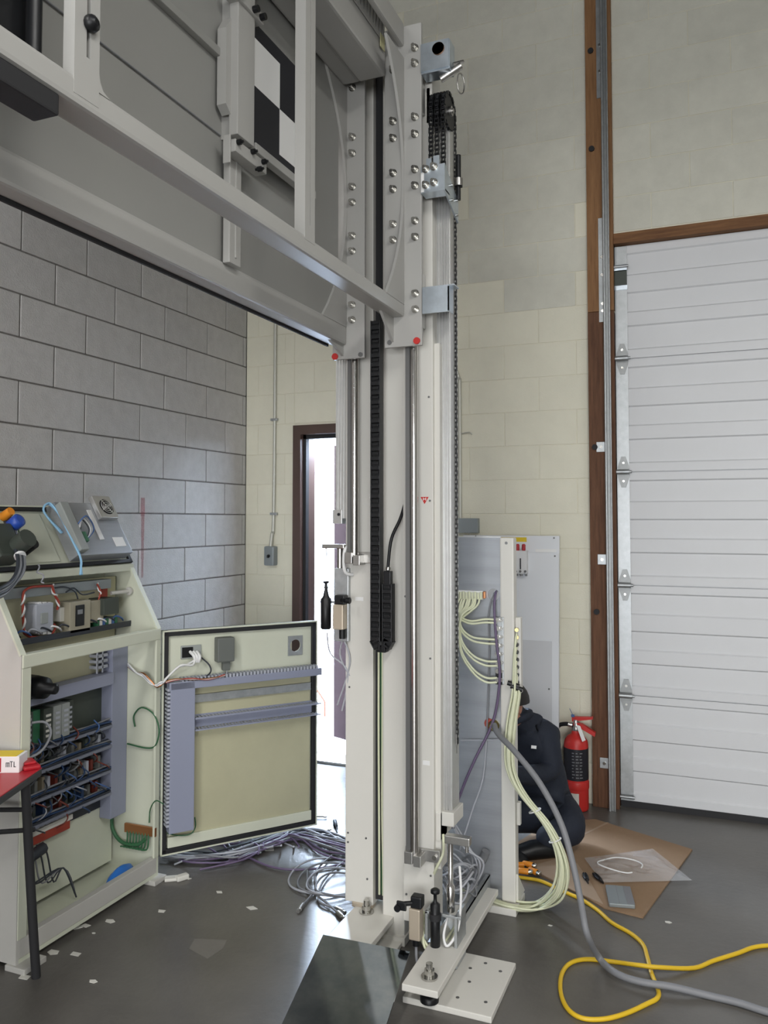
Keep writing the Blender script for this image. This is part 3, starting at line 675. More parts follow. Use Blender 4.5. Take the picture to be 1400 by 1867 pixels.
# zinc chain brackets on the right
b1 = part('chain_bracket', MB().plate_hole(-.964, -.858, 3.172, 3.275, -.896, 3.243, .020, 'y', YE - .006, YE - .0).box(-.862, -.856, YE, YE + .06, 3.172, 3.275).box(-.964, -.858, YE, YE + .06, 3.166, 3.173), 'zinc', CA, 'bright zinc plate with a bronze bushing')
part('bushing', MB().lathe([(.0225, -.012), (.0225, .012), (.015, .012), (.015, -.012), (.0225, -.012)], (-.896, YE, 3.243), 'y', 20), 'bronze', b1)
part('anchor_bolt', MB().cyl((-.90, YE + .03, 3.15), (-.825, YE + .04, 3.19), .014, 10).cyl((-.85, YE + .02, 3.19), (-.82, YE + .05, 3.21), .006, 8), 'steel', b1)
part('ring_pin', MB().tube([(-.83 + .008 * sin(t), YE + .05 + .018 * sin(t), 3.13 + .038 * cos(t)) for t in [2 * pi * i / 12 for i in range(13)]], .0025, 6, 2), 'steel', b1)
b2 = part('chain_bracket', MB().box(-.964, -.874, YE - .006, YE, 2.725, 2.822).prism([(YE, 2.822), (YE, 2.725), (YE + .16, 2.66), (YE + .16, 2.74)], 'x', -.880, -.874).box(-.964, -.874, YE, YE + .05, 2.725, 2.731).box(-.945, -.925, YE - .003, YE, 2.82, 2.85).box(-.918, -.895, YE - .003, YE, 2.82, 2.856), 'zinc', CA, 'bright zinc angle block with four bolts')
for (x, z) in ((-.945, 2.81), (-.914, 2.814), (-.945, 2.752), (-.914, 2.757)): bolt(x, YE - .006, z, b2)
part('barcode_label', MB().box(-.9635, -.952, YE - .0072, YE - .006, 2.728, 2.80), 'white_print', b2)
for (yy, zz) in ((2.79, 2.77), (2.79, 2.715), (2.85, 2.735), (2.85, 2.68)): part('pin_end', MB().cyl((-.874, yy, zz), (-.866, yy, zz), .005, 8), 'bolt', b2)
part('chain_tensioner', MB().cyl((-.868, YE + .14, 2.82), (-.868, YE + .14, 2.91), .010, 10).cyl((-.868, YE + .14, 2.79), (-.868, YE + .14, 2.82), .017, 6).cyl((-.868, YE + .14, 2.74), (-.868, YE + .14, 2.79), .009, 10), 'black', b2)
part('tensioner_nut', MB().cyl((-.868, YE + .14, 2.792), (-.868, YE + .14, 2.82), .019, 6), 'steel', b2)
b3 = part('angle_bracket', MB().box(-.960, -.861, YE - .005, YE, 2.287, 2.378).box(-.960, -.84, YE - .005, YE + .05, 2.378, 2.383).box(-.865, -.861, YE - .005, YE + .05, 2.29, 2.378), 'zinc', CA)
# dark equipment box and bar at the near end of the carriage
yb_ = onx(106, 200, -1.04)[1]
part('black_bar', MB().box(-1.095, -1.037, Y0c, yb_, 2.246, 2.284, .004), 'black_matte', CA)
cbx = part('equipment_box', MB().box(-1.24, -1.12, .50, 1.075, 2.35, 2.75, .012), 'black', CA)
part('box_post', MB().cyl((-1.10, 1.06, 2.36), (-1.10, 1.06, 3.2), .014, 12).box(-1.125, -1.085, 1.03, 1.10, 2.335, 2.372, .004), 'black', cbx)
part('box_lens', MB().cyl((-1.12, .97, 2.48), (-1.10, .97, 2.48), .04, 20), 'alu_dark', cbx)
# ================================================================== control cabinet
CB = thing('control_cabinet', 'cream control console with sloped top, opened to show its wiring', 'cabinet', (-2.4, 2.55, 0))
XF, YA, YZ, XP, XBK = -2.25, 2.165, 2.935, -2.475, -2.56
prof = [(XF, .02), (XF, 1.075), (-2.405, 1.345), (XBK, 1.345), (XBK, .02)]
part('side_panel', MB().prism(prof, 'y', YA, YA + .012), 'cab_outer', CB)
fs_ = part('side_panel', MB().prism(prof, 'y', YZ - .012, YZ), 'cab_cream', CB)
part('back_panel', MB().box(XBK, XBK + .01, YA + .012, YZ - .012, .02, 1.345), 'cab_cream', CB)
part('top_panel', MB().box(XBK, -2.405, YA, YZ, 1.335, 1.352, .002), 'cab_cream', CB)
part('floor_panel', MB().box(XBK + .01, XF, YA + .012, YZ - .012, .02, .035), 'cab_cream', CB)
part('front_sill', MB().box(XF - .03, XF, YA + .012, YZ - .012, .035, .10, .003), 'cab_outer', CB)
part('front_beam', MB().box(XF - .035, XF + .004, YA + .005, YZ - .002, 1.030, 1.078, .004), 'cab_cream', CB)
part('front_jamb', MB().box(XF - .03, XF + .002, YA + .004, YA + .045, .10, 1.03, .003), 'cab_cream', CB)
part('front_jamb', MB().box(XF - .010, XF + .002, YZ - .03, YZ, .10, 1.03, .003), 'cab_cream', CB)
Ms = Matrix.Translation(Vector((XF, 0, 1.078)))
def slope_strip(ya, yb): return MB().add([(XF, ya, 1.078), (-2.405, ya, 1.348), (-2.412, ya, 1.342), (XF - .007, ya, 1.072), (XF, yb, 1.078), (-2.405, yb, 1.348), (-2.412, yb, 1.342), (XF - .007, yb, 1.072)], [(0, 1, 2, 3), (4, 7, 6, 5), (0, 4, 5, 1), (3, 2, 6, 7), (1, 5, 6, 2), (0, 3, 7, 4)])
part('slope_rim', slope_strip(YA - .002, YA + .022), 'cab_cream', CB)
part('slope_rim', slope_strip(YZ - .022, YZ + .002), 'cab_cream', CB)
part('slope_rim', MB().box(-2.43, -2.40, YA, YZ, 1.325, 1.356, .003), 'cab_cream', CB)
part('cabinet_foot', MB().box(XF - .04, XF + .05, YA - .01, YA + .09, 0, .02, .003), 'cab_outer', CB)
part('cabinet_foot', MB().box(XF - .05, XF + .03, YZ - .06, YZ + .02, 0, .02, .003), 'cab_outer', CB)
mp = part('mounting_panel', MB().box(XP - .012, XP, YA + .03, YZ - .03, .50, 1.30), 'galv_panel', CB)
part('lower_panel', MB().box(XP - .012, XP - .002, YA + .03, YZ - .03, .06, .49), 'cab_cream', CB)
def cw(px, py, x): p = onx(px, py, x); return p[1], p[2]
def pbox(name, px0, py0, px1, py1, x0, x1, m, parent=CB, bev=.002, label=None):
    """box between cabinet depth x0 (back) and x1 (front); its front face covers the pixel rectangle's centre line"""
    ya, za = cw(px0, py0, x1); yb, zb = cw(px1, py1, x1)
    return part(name, MB().box(x0, x1, min(ya, yb), max(ya, yb), min(za, zb), max(za, zb), bev), m, parent, label)
YD1, YD2 = cw(204, 1300, -2.415)[0], YZ - .013
mat('term_grey', (0.13, 0.135, 0.13), 0.5); mat('term_red', (0.16, 0.03, 0.02), 0.5); mat('term_blue', (0.02, 0.05, 0.13), 0.5); mat('term_tan', (0.20, 0.17, 0.12), 0.5)
dv = part('wiring_duct', MB().box(XP, -2.415, YD1, YD2, .27, 1.02, .003), 'duct', CB)
b = MB(); z = 1.00
while z > .91: b.box(XP, -2.43, YD1 - .075, YD1 - .012, z - .010, z + .002); z -= .024
b.box(-2.434, -2.43, YD1 - .08, YD1 - .072, .90, 1.01).box(-2.434, -2.43, YD1 - .045, YD1 - .04, .90, 1.01); part('duct_fingers', b, 'duct_pale', dv)
YDL = YA + .045
def hduct(z0, z1, x1, m='duct', yend=None, back=XP):
    return part('wiring_duct', MB().box(back, x1, YDL, yend or YD1, z0, z1, .003), m, CB)
hduct(.845, .895, -2.405)
for (z0, z1) in ((.66, .672), (.575, .588), (.47, .482), (.375, .387)):
    d_ = hduct(z0, z1, -2.41, 'duct_inner')
    for j in range(5):
        part('duct_wire', MB().tube([(-2.418 - .008 * (j % 3), YDL + (YD1 - YDL) * t, z1 + .006 + .007 * (j // 2) + random.uniform(-.004, .006)) for t in (0, .2, .4, .6, .8, 1)], .0042, 6, 4), ('cable_dark', 'term_blue', 'cable_dark', 'term_blue', 'cable_grey')[j], d_)
    part('duct_back', MB().box(XP - .001, XP + .004, YDL, YD1, z0 - .06, z0), 'cable_dark', d_)
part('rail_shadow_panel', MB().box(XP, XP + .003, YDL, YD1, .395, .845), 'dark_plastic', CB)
# rotary disconnect
yy, zz = cw(75, 1250, -2.38)
ds = part('disconnect_switch', MB().box(XP, -2.40, YDL, yy + .02, zz - .05, zz + .035, .006), 'black', CB)
part('switch_shaft', MB().lathe([(.042, 0), (.044, .01), (.040, .05), (.022, .055), (.020, .10), (.012, .105)], (-2.40, yy - .01, zz - .005), 'x', 20), 'black', ds)
part('purple_module', MB().box(XP, -2.42, YDL, yy - .01, zz + .035, zz + .10, .006), 'cable_violet', ds)
# PLC row
def modules(z0, z1, y0, specs):
    y = y0
    for (w_, m, x1) in specs:
        mo = part('module', MB().box(XP, x1, y, y + w_ - .003, z0, z1, .003), m, CB)
        if m in ('grey_plastic', 'dark_plastic') and w_ < .07:
            bb = MB()
            for k in range(5): bb.box(x1, x1 + .002, y + w_ * .2, y + w_ * .7, z0 + (z1 - z0) * (.15 + .15 * k), z0 + (z1 - z0) * (.22 + .15 * k))
            part('indicator', bb, 'duct_pale' if w_ < .05 else 'paper', mo)
        y += w_
modules(.69, .82, YDL + .005, [(.05, 'beige_plastic', -2.405), (.06, 'grey_plastic', -2.40), (.03, 'paper', -2.39), (.04, 'dark_plastic', -2.42), (.04, 'pcb_green', -2.425), (.05, 'dark_plastic', -2.41), (.045, 'grey_plastic', -2.41), (.045, 'grey_plastic', -2.41), (.04, 'dark_plastic', -2.43)])
part('connector_cable', MB().tube([(-2.385, YDL + .14, .79), (-2.36, YDL + .18, .785), (-2.35, YDL + .20, .74), (-2.36, YDL + .16, .68), (-2.39, YDL + .08, .66)], .005, 6, 5), 'cable_light', CB)
# terminal rows
mat('term_grey', (0.13, 0.135, 0.13), 0.5); mat('term_red', (0.16, 0.03, 0.02), 0.5); mat('term_blue', (0.02, 0.05, 0.13), 0.5); mat('term_tan', (0.20, 0.17, 0.12), 0.5)
tcols = ['term_grey', 'term_tan', 'term_grey', 'term_grey', 'dark_plastic', 'term_blue', 'term_red', 'duct_pale']
for (z0, z1, n, off, pal) in ((.60, .645, 15, .01, (0, 1, 4, 0, 7)), (.50, .555, 17, .0, (0, 1, 7, 6, 0, 5)), (.40, .455, 14, .0, (4, 5, 0, 6, 4))):
    for k in range(n):
        y = YDL + off + k * (YD1 - YDL - .03) / n
        part('terminal', MB().box(XP, -2.435 + random.uniform(-.006, .006), y, y + .014, z0, z1 - random.uniform(0, .012)), tcols[pal[k % len(pal)]], CB)
# coloured strip, lower terminals
b = MB().box(XP - .002, -2.44, YDL, YDL + .42, .335, .355, .002); part('terminal_rail', b, 'paper', CB)
part('terminal_strip', MB().box(XP - .002, -2.445, YDL, YDL + .41, .30, .333, .002), 'cable_red', CB)
for k in range(16): part('terminal', MB().box(XP - .002, -2.443, YDL + .005 + k * .025, YDL + .022 + k * .025, .358, .372), 'white' if k % 4 else 'grey_plastic', CB)
# inner wires
wires = []
def wire(pts, r, m, parent=CB, name='wire', sub=5): return part(name, MB().tube(pts, r, 6, sub), m, parent)
for k in range(80):
    y0 = random.uniform(YDL, YD1 - .05); z0 = random.choice((.69, .655, .57, .52, .465, .43, .37)); dy = random.uniform(-.08, .1)
    wire([(-2.43, y0, z0 + .02), (-2.40, y0 + dy * .3, z0 + .0), (-2.405, y0 + dy * .7, z0 - .02), (-2.43, y0 + dy, z0 - .035)], .003, random.choice(['cable_dark', 'term_blue', 'term_blue', 'cable_blue', 'cable_light', 'cable_grey', 'term_red', 'cable_dark']))
for k in range(9):
    y0 = YDL + .02 + k * .03
    wire([(-2.44, y0, .30), (-2.425, y0 + .01, .25), (-2.41, y0 + .03, .22 - .01 * k), (-2.40, YDL + .33, .18), (-2.38, YDL + .38, .05)] if k > 3 else [(-2.44, y0, .30), (-2.43, y0 - .01, .24), (-2.42, y0 - .02, .14), (-2.40, y0 + .04, .12), (-2.42, y0 + .03, .22)], .0032, 'cable_dark' if k % 3 else 'cable_grey')
part('wire_bundle', MB().tube([(-2.44, YDL + .05, .275), (-2.43, YDL + .12, .265), (-2.43, YDL + .2, .272), (-2.435, YDL + .26, .28)], .022, 8, 4), 'cable_dark', CB)
# earth bar with green loops on the far side wall
yw_ = YZ - .013
p0 = ony(228, 1505, yw_ - .01); p1 = ony(284, 1520, yw_ - .01)
eb = part('earth_bar', MB().box(p0[0], p1[0], yw_ - .016, yw_ - .004, p1[2] - .014, p0[2] + .012, .002), 'copper', CB)
for k in range(8):
    x = p0[0] + .015 + k * .016; zc = p1[2] - .01
    part('earth_wire', MB().tube([(x, yw_ - .012, zc + .01), (x + .006, yw_ - .02, zc - .03), (x - .004, yw_ - .018, zc - .06), (x - .03, yw_ - .02, zc - .066)], .0035, 6, 4), 'cable_green', eb)
part('earth_wire', MB().tube([ony(203, 1470, yw_ - .02), ony(205, 1510, yw_ - .02), ony(222, 1535, yw_ - .02), ony(250, 1540, yw_ - .02), ony(265, 1530, yw_ - .02)], .008, 8, 5), 'cable_green', CB)
wire([ony(246, 1325, yw_ - .01), ony(244, 1305, yw_ - .012), ony(258, 1290, yw_ - .015), ony(280, 1302, yw_ - .015), ony(290, 1330, yw_ - .02), ony(284, 1358, yw_ - .015), ony(268, 1364, yw_ - .012), ony(232, 1356, yw_ - .01)], .0035, 'cable_green')
wire([ony(272, 1500, yw_ - .01), ony(274, 1475, yw_ - .015), ony(284, 1460, yw_ - .02), ony(298, 1466, yw_ - .03)], .0025, 'cable_green')
# blue bag and tape inside on the cabinet floor
q = onx(225, 1600, -2.31)
single('plastic_bag', MB().lathe([(.006, .0), (.05, .002), (.058, .02), (.045, .045), (.02, .06), (.004, .064)], (0, 0, 0), 'z', 14, Matrix.Translation((-2.33, q[1], .036)) @ Matrix.Rotation(.2, 4, 'Z') @ Matrix.Diagonal((.55, 1.9, 1.0, 1))), 'blue_bag', 'crumpled bright blue plastic bag on the cabinet floor', 'bag')
# pipe stub on the far wall of the upper bay
q = ony(232, 1078, yw_ - .02); part('pipe_stub', MB().cyl((q[0], yw_, q[2]), (q[0] - .03, yw_ - .09, q[2] - .004), .009, 10).cyl((q[0], yw_, q[2]), (q[0], yw_ - .012, q[2]), .018, 12), 'cab_outer', CB)
# upper bay components
U = -2.43
ya, za = cw(60, 1074, U); yb, zb = cw(203, 1052, U)
part('wiring_duct', MB().box(XP, U, YDL - .02, yb, 1.255, 1.295, .003), 'box_grey', CB)
ct = pbox('contactor', 66, 1102, 97, 1150, XP, -2.41, 'duct_pale', bev=.004)
for k in range(3): pbox('contactor_terminal', 70 + 9 * k, 1146, 76 + 9 * k, 1156, XP, -2.415, 'white', ct)
for k in range(3): pbox('contactor_terminal', 70 + 9 * k, 1098, 76 + 9 * k, 1105, XP, -2.415, 'white', ct)
pbox('contactor_button', 76, 1118, 88, 1136, -2.411, -2.404, 'grey_plastic', ct)
pbox('relay', 110, 1108, 121, 1132, XP, -2.43, 'paper')
dr = pbox('drive_unit', 128, 1098, 165, 1150, XP, -2.40, 'beige_plastic', bev=.004)
pbox('drive_keypad', 139, 1104, 154, 1140, -2.401, -2.396, 'black', dr)
pbox('drive_display', 142, 1112, 151, 1119, -2.397, -2.395, 'cable_grey', dr)
pbox('power_supply', 166, 1096, 189, 1132, XP, -2.41, 'beige_plastic', bev=.004)
pbox('dark_module', 190, 1092, 217, 1118, XP, -2.39, 'dark_plastic', bev=.003)
for k in range(7): pbox('terminal', 177 + 5.5 * k, 1129 - k * .7, 181 + 5.5 * k, 1146 - k, XP, -2.41, ('pcb_green', 'paper', 'cable_blue')[k % 3], CB, 0)
part('wiring_duct', MB().box(XP, -2.40, YDL, YD2, 1.082, 1.092, .002).box(-2.404, -2.40, YDL, YD2, 1.092, 1.106), 'cable_dark', CB)
for k in range(12):
    y0 = YDL + .04 + k * .052
    part('duct_wire', MB().tube([(-2.42, y0, 1.12), (-2.41, y0 + .01, 1.135), (-2.405, y0 + .04, 1.125), (-2.42, y0 + .07, 1.11)], .004, 6, 4), ('cable_dark', 'cable_blue', 'cable_light', 'cable_dark', 'white')[k % 5], CB)
def twist(name, pts, r, m1, m2):
    P = MB().tube(pts, r, 6, 8)
    part(name, P, m1, CB)
    # second strand winding round the first
    base = [Vector(p) for p in pts]; Q = []
    tot = 0
    for i in range(len(base) - 1):
        n = max(2, int((base[i + 1] - base[i]).length / .008))
        for k in range(n):
            c = base[i].lerp(base[i + 1], k / n); tot += 1
            Q.append(c + Vector((cos(tot * 1.1), sin(tot * 1.1) * .8, sin(tot * 1.1))) * r * 1.3)
    part(name, MB().tube(Q, r * .8, 5, 1), m2, CB)
def U3(px, py, x=-2.42): p = onx(px, py, x); return (p[0], p[1], p[2])
twist('twisted_wire', [U3(44, 1155), U3(42, 1120), U3(42, 1085), U3(46, 1076)], .005, 'cable_red', 'white')
wire([U3(46, 1076), U3(60, 1070), U3(95, 1068)], .005, 'cable_red')
wire([U3(44, 1155), U3(60, 1162), U3(90, 1158), U3(101, 1145), U3(98, 1138)], .005, 'cable_red')
twist('twisted_wire', [U3(95, 1068), U3(100, 1085), U3(107, 1098), U3(104, 1112)], .005, 'cable_red', 'white')
twist('twisted_wire', [U3(177, 1065), U3(183, 1078), U3(180, 1094)], .004, 'cable_red', 'white')
wire([U3(100, 1072), U3(118, 1070), U3(136, 1078), U3(142, 1092)], .003, 'cable_dark')
wire([U3(120, 1080), U3(135, 1072), U3(150, 1084), U3(172, 1080)], .003, 'cable_dark')
part('red_panel_strip', MB().box(XP, -2.46, cw(186, 1080, -2.46)[0], cw(196, 1080, -2.46)[0], 1.15, 1.28), 'cable_red', CB)

# ---- lid, hinged up
LO = Vector((-2.408, 0, 1.362)); LV = Vector((-.15, 0, .245)).normalized(); LN = Vector((.245, 0, .15)).normalized()
ML = Matrix(((0, LV.x, LN.x, LO.x), (1, 0, 0, 0), (0, LV.z, LN.z, LO.z), (0, 0, 0, 1)))   # local (s, v, n)
LH = .287
lid = part('lid', MB().box(YA, YZ, 0, LH, -.02, -.008, .003, ML).box(YA, YZ, LH - .008, LH, -.02, .002, 0, ML), 'cab_cream', CB)
part('lid_gasket', MB().box(YA, YZ, LH - .022, LH - .008, -.008, .004, 0, ML).box(YA, YZ, 0, .016, -.008, .004, 0, ML).box(YZ - .016, YZ, 0, LH, -.008, .004, 0, ML), 'rubber', lid)
part('lid_inner_plate', MB().box(YA + .03, YA + .36, .03, LH - .035, -.008, -.003, .001, ML), 'cab_cream', lid)
pc = part('panel_computer', MB().box(YA + .40, YZ - .035, .022, LH - .012, 0, .052, .004, ML), 'panel_steel', lid, 'silver back of a panel computer')
part('fan_shroud', MB().box(YZ - .16, YZ - .05, LH - .10, LH + .012, .052, .075, .003, ML), 'alu', pc)
fx, fv = YZ - .10, LH - .045
fan = MB().lathe([(.038, .075), (.038, .077)], (fx, fv, 0), 'z', 24, ML)
part('fan_hole', fan, 'black', pc)
fg = MB()
for r in (.012, .022, .032): fg.tube([(fx + r * cos(t), fv + r * sin(t), .079) for t in [2 * pi * i / 20 for i in range(21)]], .0018, 5, 1, ML)
for t in (0, pi / 2, pi, 3 * pi / 2): fg.tube([(fx, fv, .079), (fx + .038 * cos(t + .5), fv + .038 * sin(t + .5), .079)], .0018, 5, 1, ML)
part('fan_grille', fg, 'alu', pc)
part('drive_slot', MB().box(YZ - .205, YZ - .18, .09, LH - .05, .052, .056, .001, ML), 'white', pc)
part('type_label', MB().box(YZ - .125, YZ - .06, .055, .10, .052, .0535, 0, ML), 'white_print', pc)
part('port_cover', MB().box(YA + .395, YA + .44, .03, LH - .03, .052, .085, .004, ML), 'grey_plastic', pc)
part('green_connector', MB().box(YA + .45, YA + .475, .075, .12, .052, .075, .003, ML), 'pcb_green', pc)
for k in range(4):
    part('ribbon_wire', MB().tube([ML @ Vector(p) for p in ((YA + .44, .12 + .01 * k, .08), (YA + .47, .17, .085 + .01 * k), (YA + .50 + .01 * k, .13, .075), (YA + .46, .08, .07))], .0028, 5, 5), ('cable_dark', 'white', 'cable_light', 'cable_blue')[k], pc)
for k in range(3):
    part('blue_tube', MB().tube([ML @ Vector(p) for p in ((YA + .39 + .004 * k, .14, .03), (YA + .35, .24, .03), (YA + .385, .275, .035 + .004 * k), (YA + .40, .22, .05), (YA + .395 + .005 * k, .10, .06), (YA + .385, .0, .07), (YA + .37, -.04, .065), (YA + .355 + .004 * k, -.07, .06))], .0045, 6, 5), 'cable_pale_blue', lid)
# push-button bodies at the near end
eb_ = part('emergency_button', MB().box(YA + .0, YA + .11, .02, .16, 0, .08, .01, ML), 'dark_plastic', lid)
part('button_body', MB().cyl(ML @ Vector((YA + .09, .06, 0)), ML @ Vector((YA + .09, .06, .14)), .035, 16), 'dark_plastic', lid)
part('button_body', MB().cyl(ML @ Vector((YA + .15, .06, 0)), ML @ Vector((YA + .15, .06, .10)), .022, 16), 'black', lid)
part('cap', MB().lathe([(.02, .05), (.026, .055), (.026, .10), (.015, .105)], (YA + .13, .16, 0), 'z', 16, ML), 'blue_cap', lid)
part('cap', MB().lathe([(.015, .04), (.02, .045), (.016, .09)], (YA + .12, .205, 0), 'z', 16, ML), 'orange', lid)
part('cap', MB().lathe([(.015, .04), (.02, .045), (.016, .09)], (YA + .02, .21, 0), 'z', 16, ML), 'blue_cap', lid)
for k in range(4):
    part('loom', MB().tube([onx(px + (3.5 * k if py < 1050 else -1.5 * k), py + (0 if py < 1050 else 5.5 * k), x) for (px, py, x) in ((4, 936, -2.50), (14, 962, -2.44), (26, 995, -2.37), (33, 1020, -2.32), (30, 1045, -2.28), (18, 1062, -2.25), (2, 1072, -2.22), (-22, 1080, -2.21), (-60, 1080, -2.24))], .0072, 8, 5), 'cable_grey' if k % 2 else 'cable_dark', lid)
part('cable_tie', MB().cyl(onx(36, 1012, -2.34), onx(37, 1015, -2.334), .021, 14), 'white', lid)
part('coiled_wire', MB().tube([ML @ Vector((YA + .17 + .008 * sin(k * .9), -.01 - .006 * k, .05 + .008 * cos(k * .9))) for k in range(14)], .003, 5, 3), 'cable_light', lid)
part('green_wire', MB().tube([ML @ Vector(p) for p in ((YA + .05, .25, .01), (YA + .13, .24, .012), (YA + .20, .20, .012), (YA + .19, .14, .012), (YA + .15, .15, .012))], .0025, 5, 5), 'cable_green', lid)

# ---- front door, swung wide open
ANG = radians(38); DU = Vector((sin(ANG), cos(ANG), 0)); DN = Vector((cos(ANG), -sin(ANG), 0)); DO = Vector((XF + .002, YZ + .008, 0))
MDm = Matrix(((DU.x, DN.x, 0, DO.x), (DU.y, DN.y, 0, DO.y), (0, 0, 1, 0), (0, 0, 0, 1)))     # local (s, n, z)
def ond(px, py, n=0.0):
    v = Vector(ray(px, py)); o = DO + DN * n - Vector((0, 0, HCAM)); t = o.dot(DN) / v.dot(DN); p = Vector((0, 0, HCAM)) + v * t
    return ((p - DO).dot(DU), p.z)
DL, DZ0, DZ1 = .742, .098, 1.066
hs, hz_ = ond(539, 1177, 0); hr = .030; hw = .046
door = part('door', MB().box(0, hs - hw, -.018, -.006, DZ0, DZ1, 0, MDm).box(hs + hw, DL, -.018, -.006, DZ0, DZ1, 0, MDm).box(hs - hw, hs + hw, -.018, -.006, DZ0, hz_ - hw, 0, MDm).box(hs - hw, hs + hw, -.018, -.006, hz_ + hw, DZ1, 0, MDm)
            .plate_hole(hs - hw, hs + hw, hz_ - hw, hz_ + hw, hs, hz_, hr, 'y', -.018, -.006, 24, MDm)
            .box(0, DL, -.018, .012, DZ1 - .006, DZ1, 0, MDm).box(0, DL, -.018, .012, DZ0, DZ0 + .006, 0, MDm).box(DL - .006, DL, -.018, .012, DZ0, DZ1, 0, MDm).box(0, .006, -.018, .012, DZ0, DZ1, 0, MDm), 'cab_cream', CB, 'cabinet door seen from the inside')
part('door_gasket', MB().box(.006, DL - .006, -.006, .010, DZ1 - .026, DZ1 - .006, .003, MDm).box(.006, DL - .006, -.006, .010, DZ0 + .006, DZ0 + .026, .003, MDm).box(.006, .026, -.006, .010, DZ0, DZ1, .003, MDm).box(DL - .028, DL - .006, -.006, .010, DZ0, DZ1, .003, MDm), 'rubber', door)
part('hole_plate', MB().plate_hole(hs - .038, hs + .036, hz_ - .046, hz_ + .046, hs, hz_, hr - .002, 'y', -.006, -.001, 24, MDm), 'galv', door)
zt = ond(400, 1248, 0)[1]; zb2_ = DZ0 + .075
part('mounting_plate', MB().box(.05, DL - .035, -.006, .004, zb2_, zt + .02, .001, MDm), 'galv_panel', door)
part('bottom_lip', MB().box(.03, DL - .03, -.006, .014, DZ0 + .03, DZ0 + .075, .003, MDm), 'cab_cream', door)
s0, _ = ond(309, 1400, .05); s1, _ = ond(354, 1400, .05); z1_ = ond(330, 1243, .05)[1]; z0_ = ond(330, 1517, .05)[1]
vd = part('wiring_duct', MB().box(s0, s1, .004, .055, z0_, z1_ - .002, .003, MDm), 'duct', door)
b = MB(); z = z0_ + .03
while z < z1_ - .02: b.box(s0 - .012, s0 + .001, .01, .052, z, z + .009, 0, MDm); z += .017
part('duct_fingers', b, 'duct_pale', vd)
zh = ond(450, 1236, .05)[1]; hb_ = MB().box(s0 - .005, DL + .005, .004, .055, zh - .022, zh + .012, .003, MDm)
hd_ = part('wiring_duct', hb_, 'duct', door)
b = MB(); s = s0 + .05
while s < DL - .02: b.box(s, s + .009, .006, .052, zh + .010, zh + .026, 0, MDm); s += .0165
part('duct_fingers', b, 'duct_pale', hd_)
zr = ond(450, 1264, .02)[1]; part('mounting_rail', MB().box(s1 + .005, DL - .035, .004, .014, zr - .017, zr + .017, .002, MDm).box(s1 + .005, DL - .035, .004, .017, zr - .017, zr - .013, 0, MDm).box(s1 + .005, DL - .035, .004, .017, zr + .013, zr + .017, 0, MDm), 'galv', door)
zc = ond(450, 1306, .05)[1]
od = part('open_duct', MB().box(s1 + .003, DL + .002, .004, .007, zc - .03, zc + .026, 0, MDm).box(s1 + .003, DL + .002, .050, .055, zc + .014, zc + .022, .001, MDm).box(s1 + .003, DL + .002, .050, .055, zc - .036, zc - .030, .001, MDm), 'duct', door)
b = MB(); s = s1 + .008
while s < DL: b.box(s, s + .008, .006, .053, zc + .016, zc + .021, 0, MDm).box(s, s + .008, .006, .053, zc - .036, zc - .031, 0, MDm); s += .0155
part('duct_fingers', b, 'duct_pale', od)
def dbox(name, px0, py0, px1, py1, n0, n1, m, bev=.003, par=None):
    sa, za = ond(px0, py0, n1); sb_, zb = ond(px1, py1, n1)
    return part(name, MB().box(min(sa, sb_), max(sa, sb_), n0, n1, min(za, zb), max(za, zb), bev, MDm), m, par or door)
mat('adapter_grey', (0.13, 0.14, 0.13), 0.5)
dbox('socket_plate', 330, 1178, 367, 1199, -.006, .002, 'grey_plastic')
dbox('socket_insert', 332, 1181, 352, 1198, .002, .006, 'black')
for k in range(3): part('plug', MB().tube([MDm @ Vector((ond(346 + 6 * k, 1188, 0)[0], .004, ond(346 + 6 * k, 1188, 0)[1])), MDm @ Vector((ond(350 + 5 * k, 1195, 0)[0], .035, ond(350 + 5 * k, 1195, 0)[1])), MDm @ Vector((ond(352 + 3 * k, 1205, 0)[0], .03, ond(352 + 3 * k, 1205, 0)[1]))], .007, 8, 4), 'white', door)
pa = dbox('power_adapter', 397, 1164, 428, 1206, -.006, .045, 'adapter_grey', .006)
dbox('adapter_boot', 407, 1206, 420, 1222, .0, .03, 'adapter_grey', .004, pa)
def DW(px, py, n): s, z = ond(px, py, n); return MDm @ Vector((s, n, z))
def dwire(pts, r, m, name='wire'): return part(name, MB().tube([DW(*p) for p in pts], r, 6, 5), m, door)
dwire([(353, 1205, .03), (340, 1212, .05), (325, 1216, .06), (312, 1228, .06), (300, 1240, .05)], .005, 'white')
dwire([(356, 1203, .03), (350, 1213, .05), (330, 1213, .06), (308, 1232, .07), (298, 1244, .06)], .005, 'white')
dwire([(366, 1198, .01), (381, 1212, .02), (384, 1225, .03), (372, 1236, .05)], .0035, 'cable_dark')
dwire([(413, 1222, .02), (412, 1230, .05), (400, 1236, .06)], .003, 'cable_light')
for k, m_k in enumerate(('copper', 'white', 'cable_red')):
    dwire([(302, 1243 + k, .06), (320, 1238 + k, .06), (350, 1239 - k, .062), (380, 1237 + k, .062), (410, 1232 - k, .062)], .0032, m_k)
dwire([(305, 1519, .02), (322, 1523, .02), (346, 1521, .03), (356, 1508, .03), (355, 1490, .03)], .0025, 'cable_green')
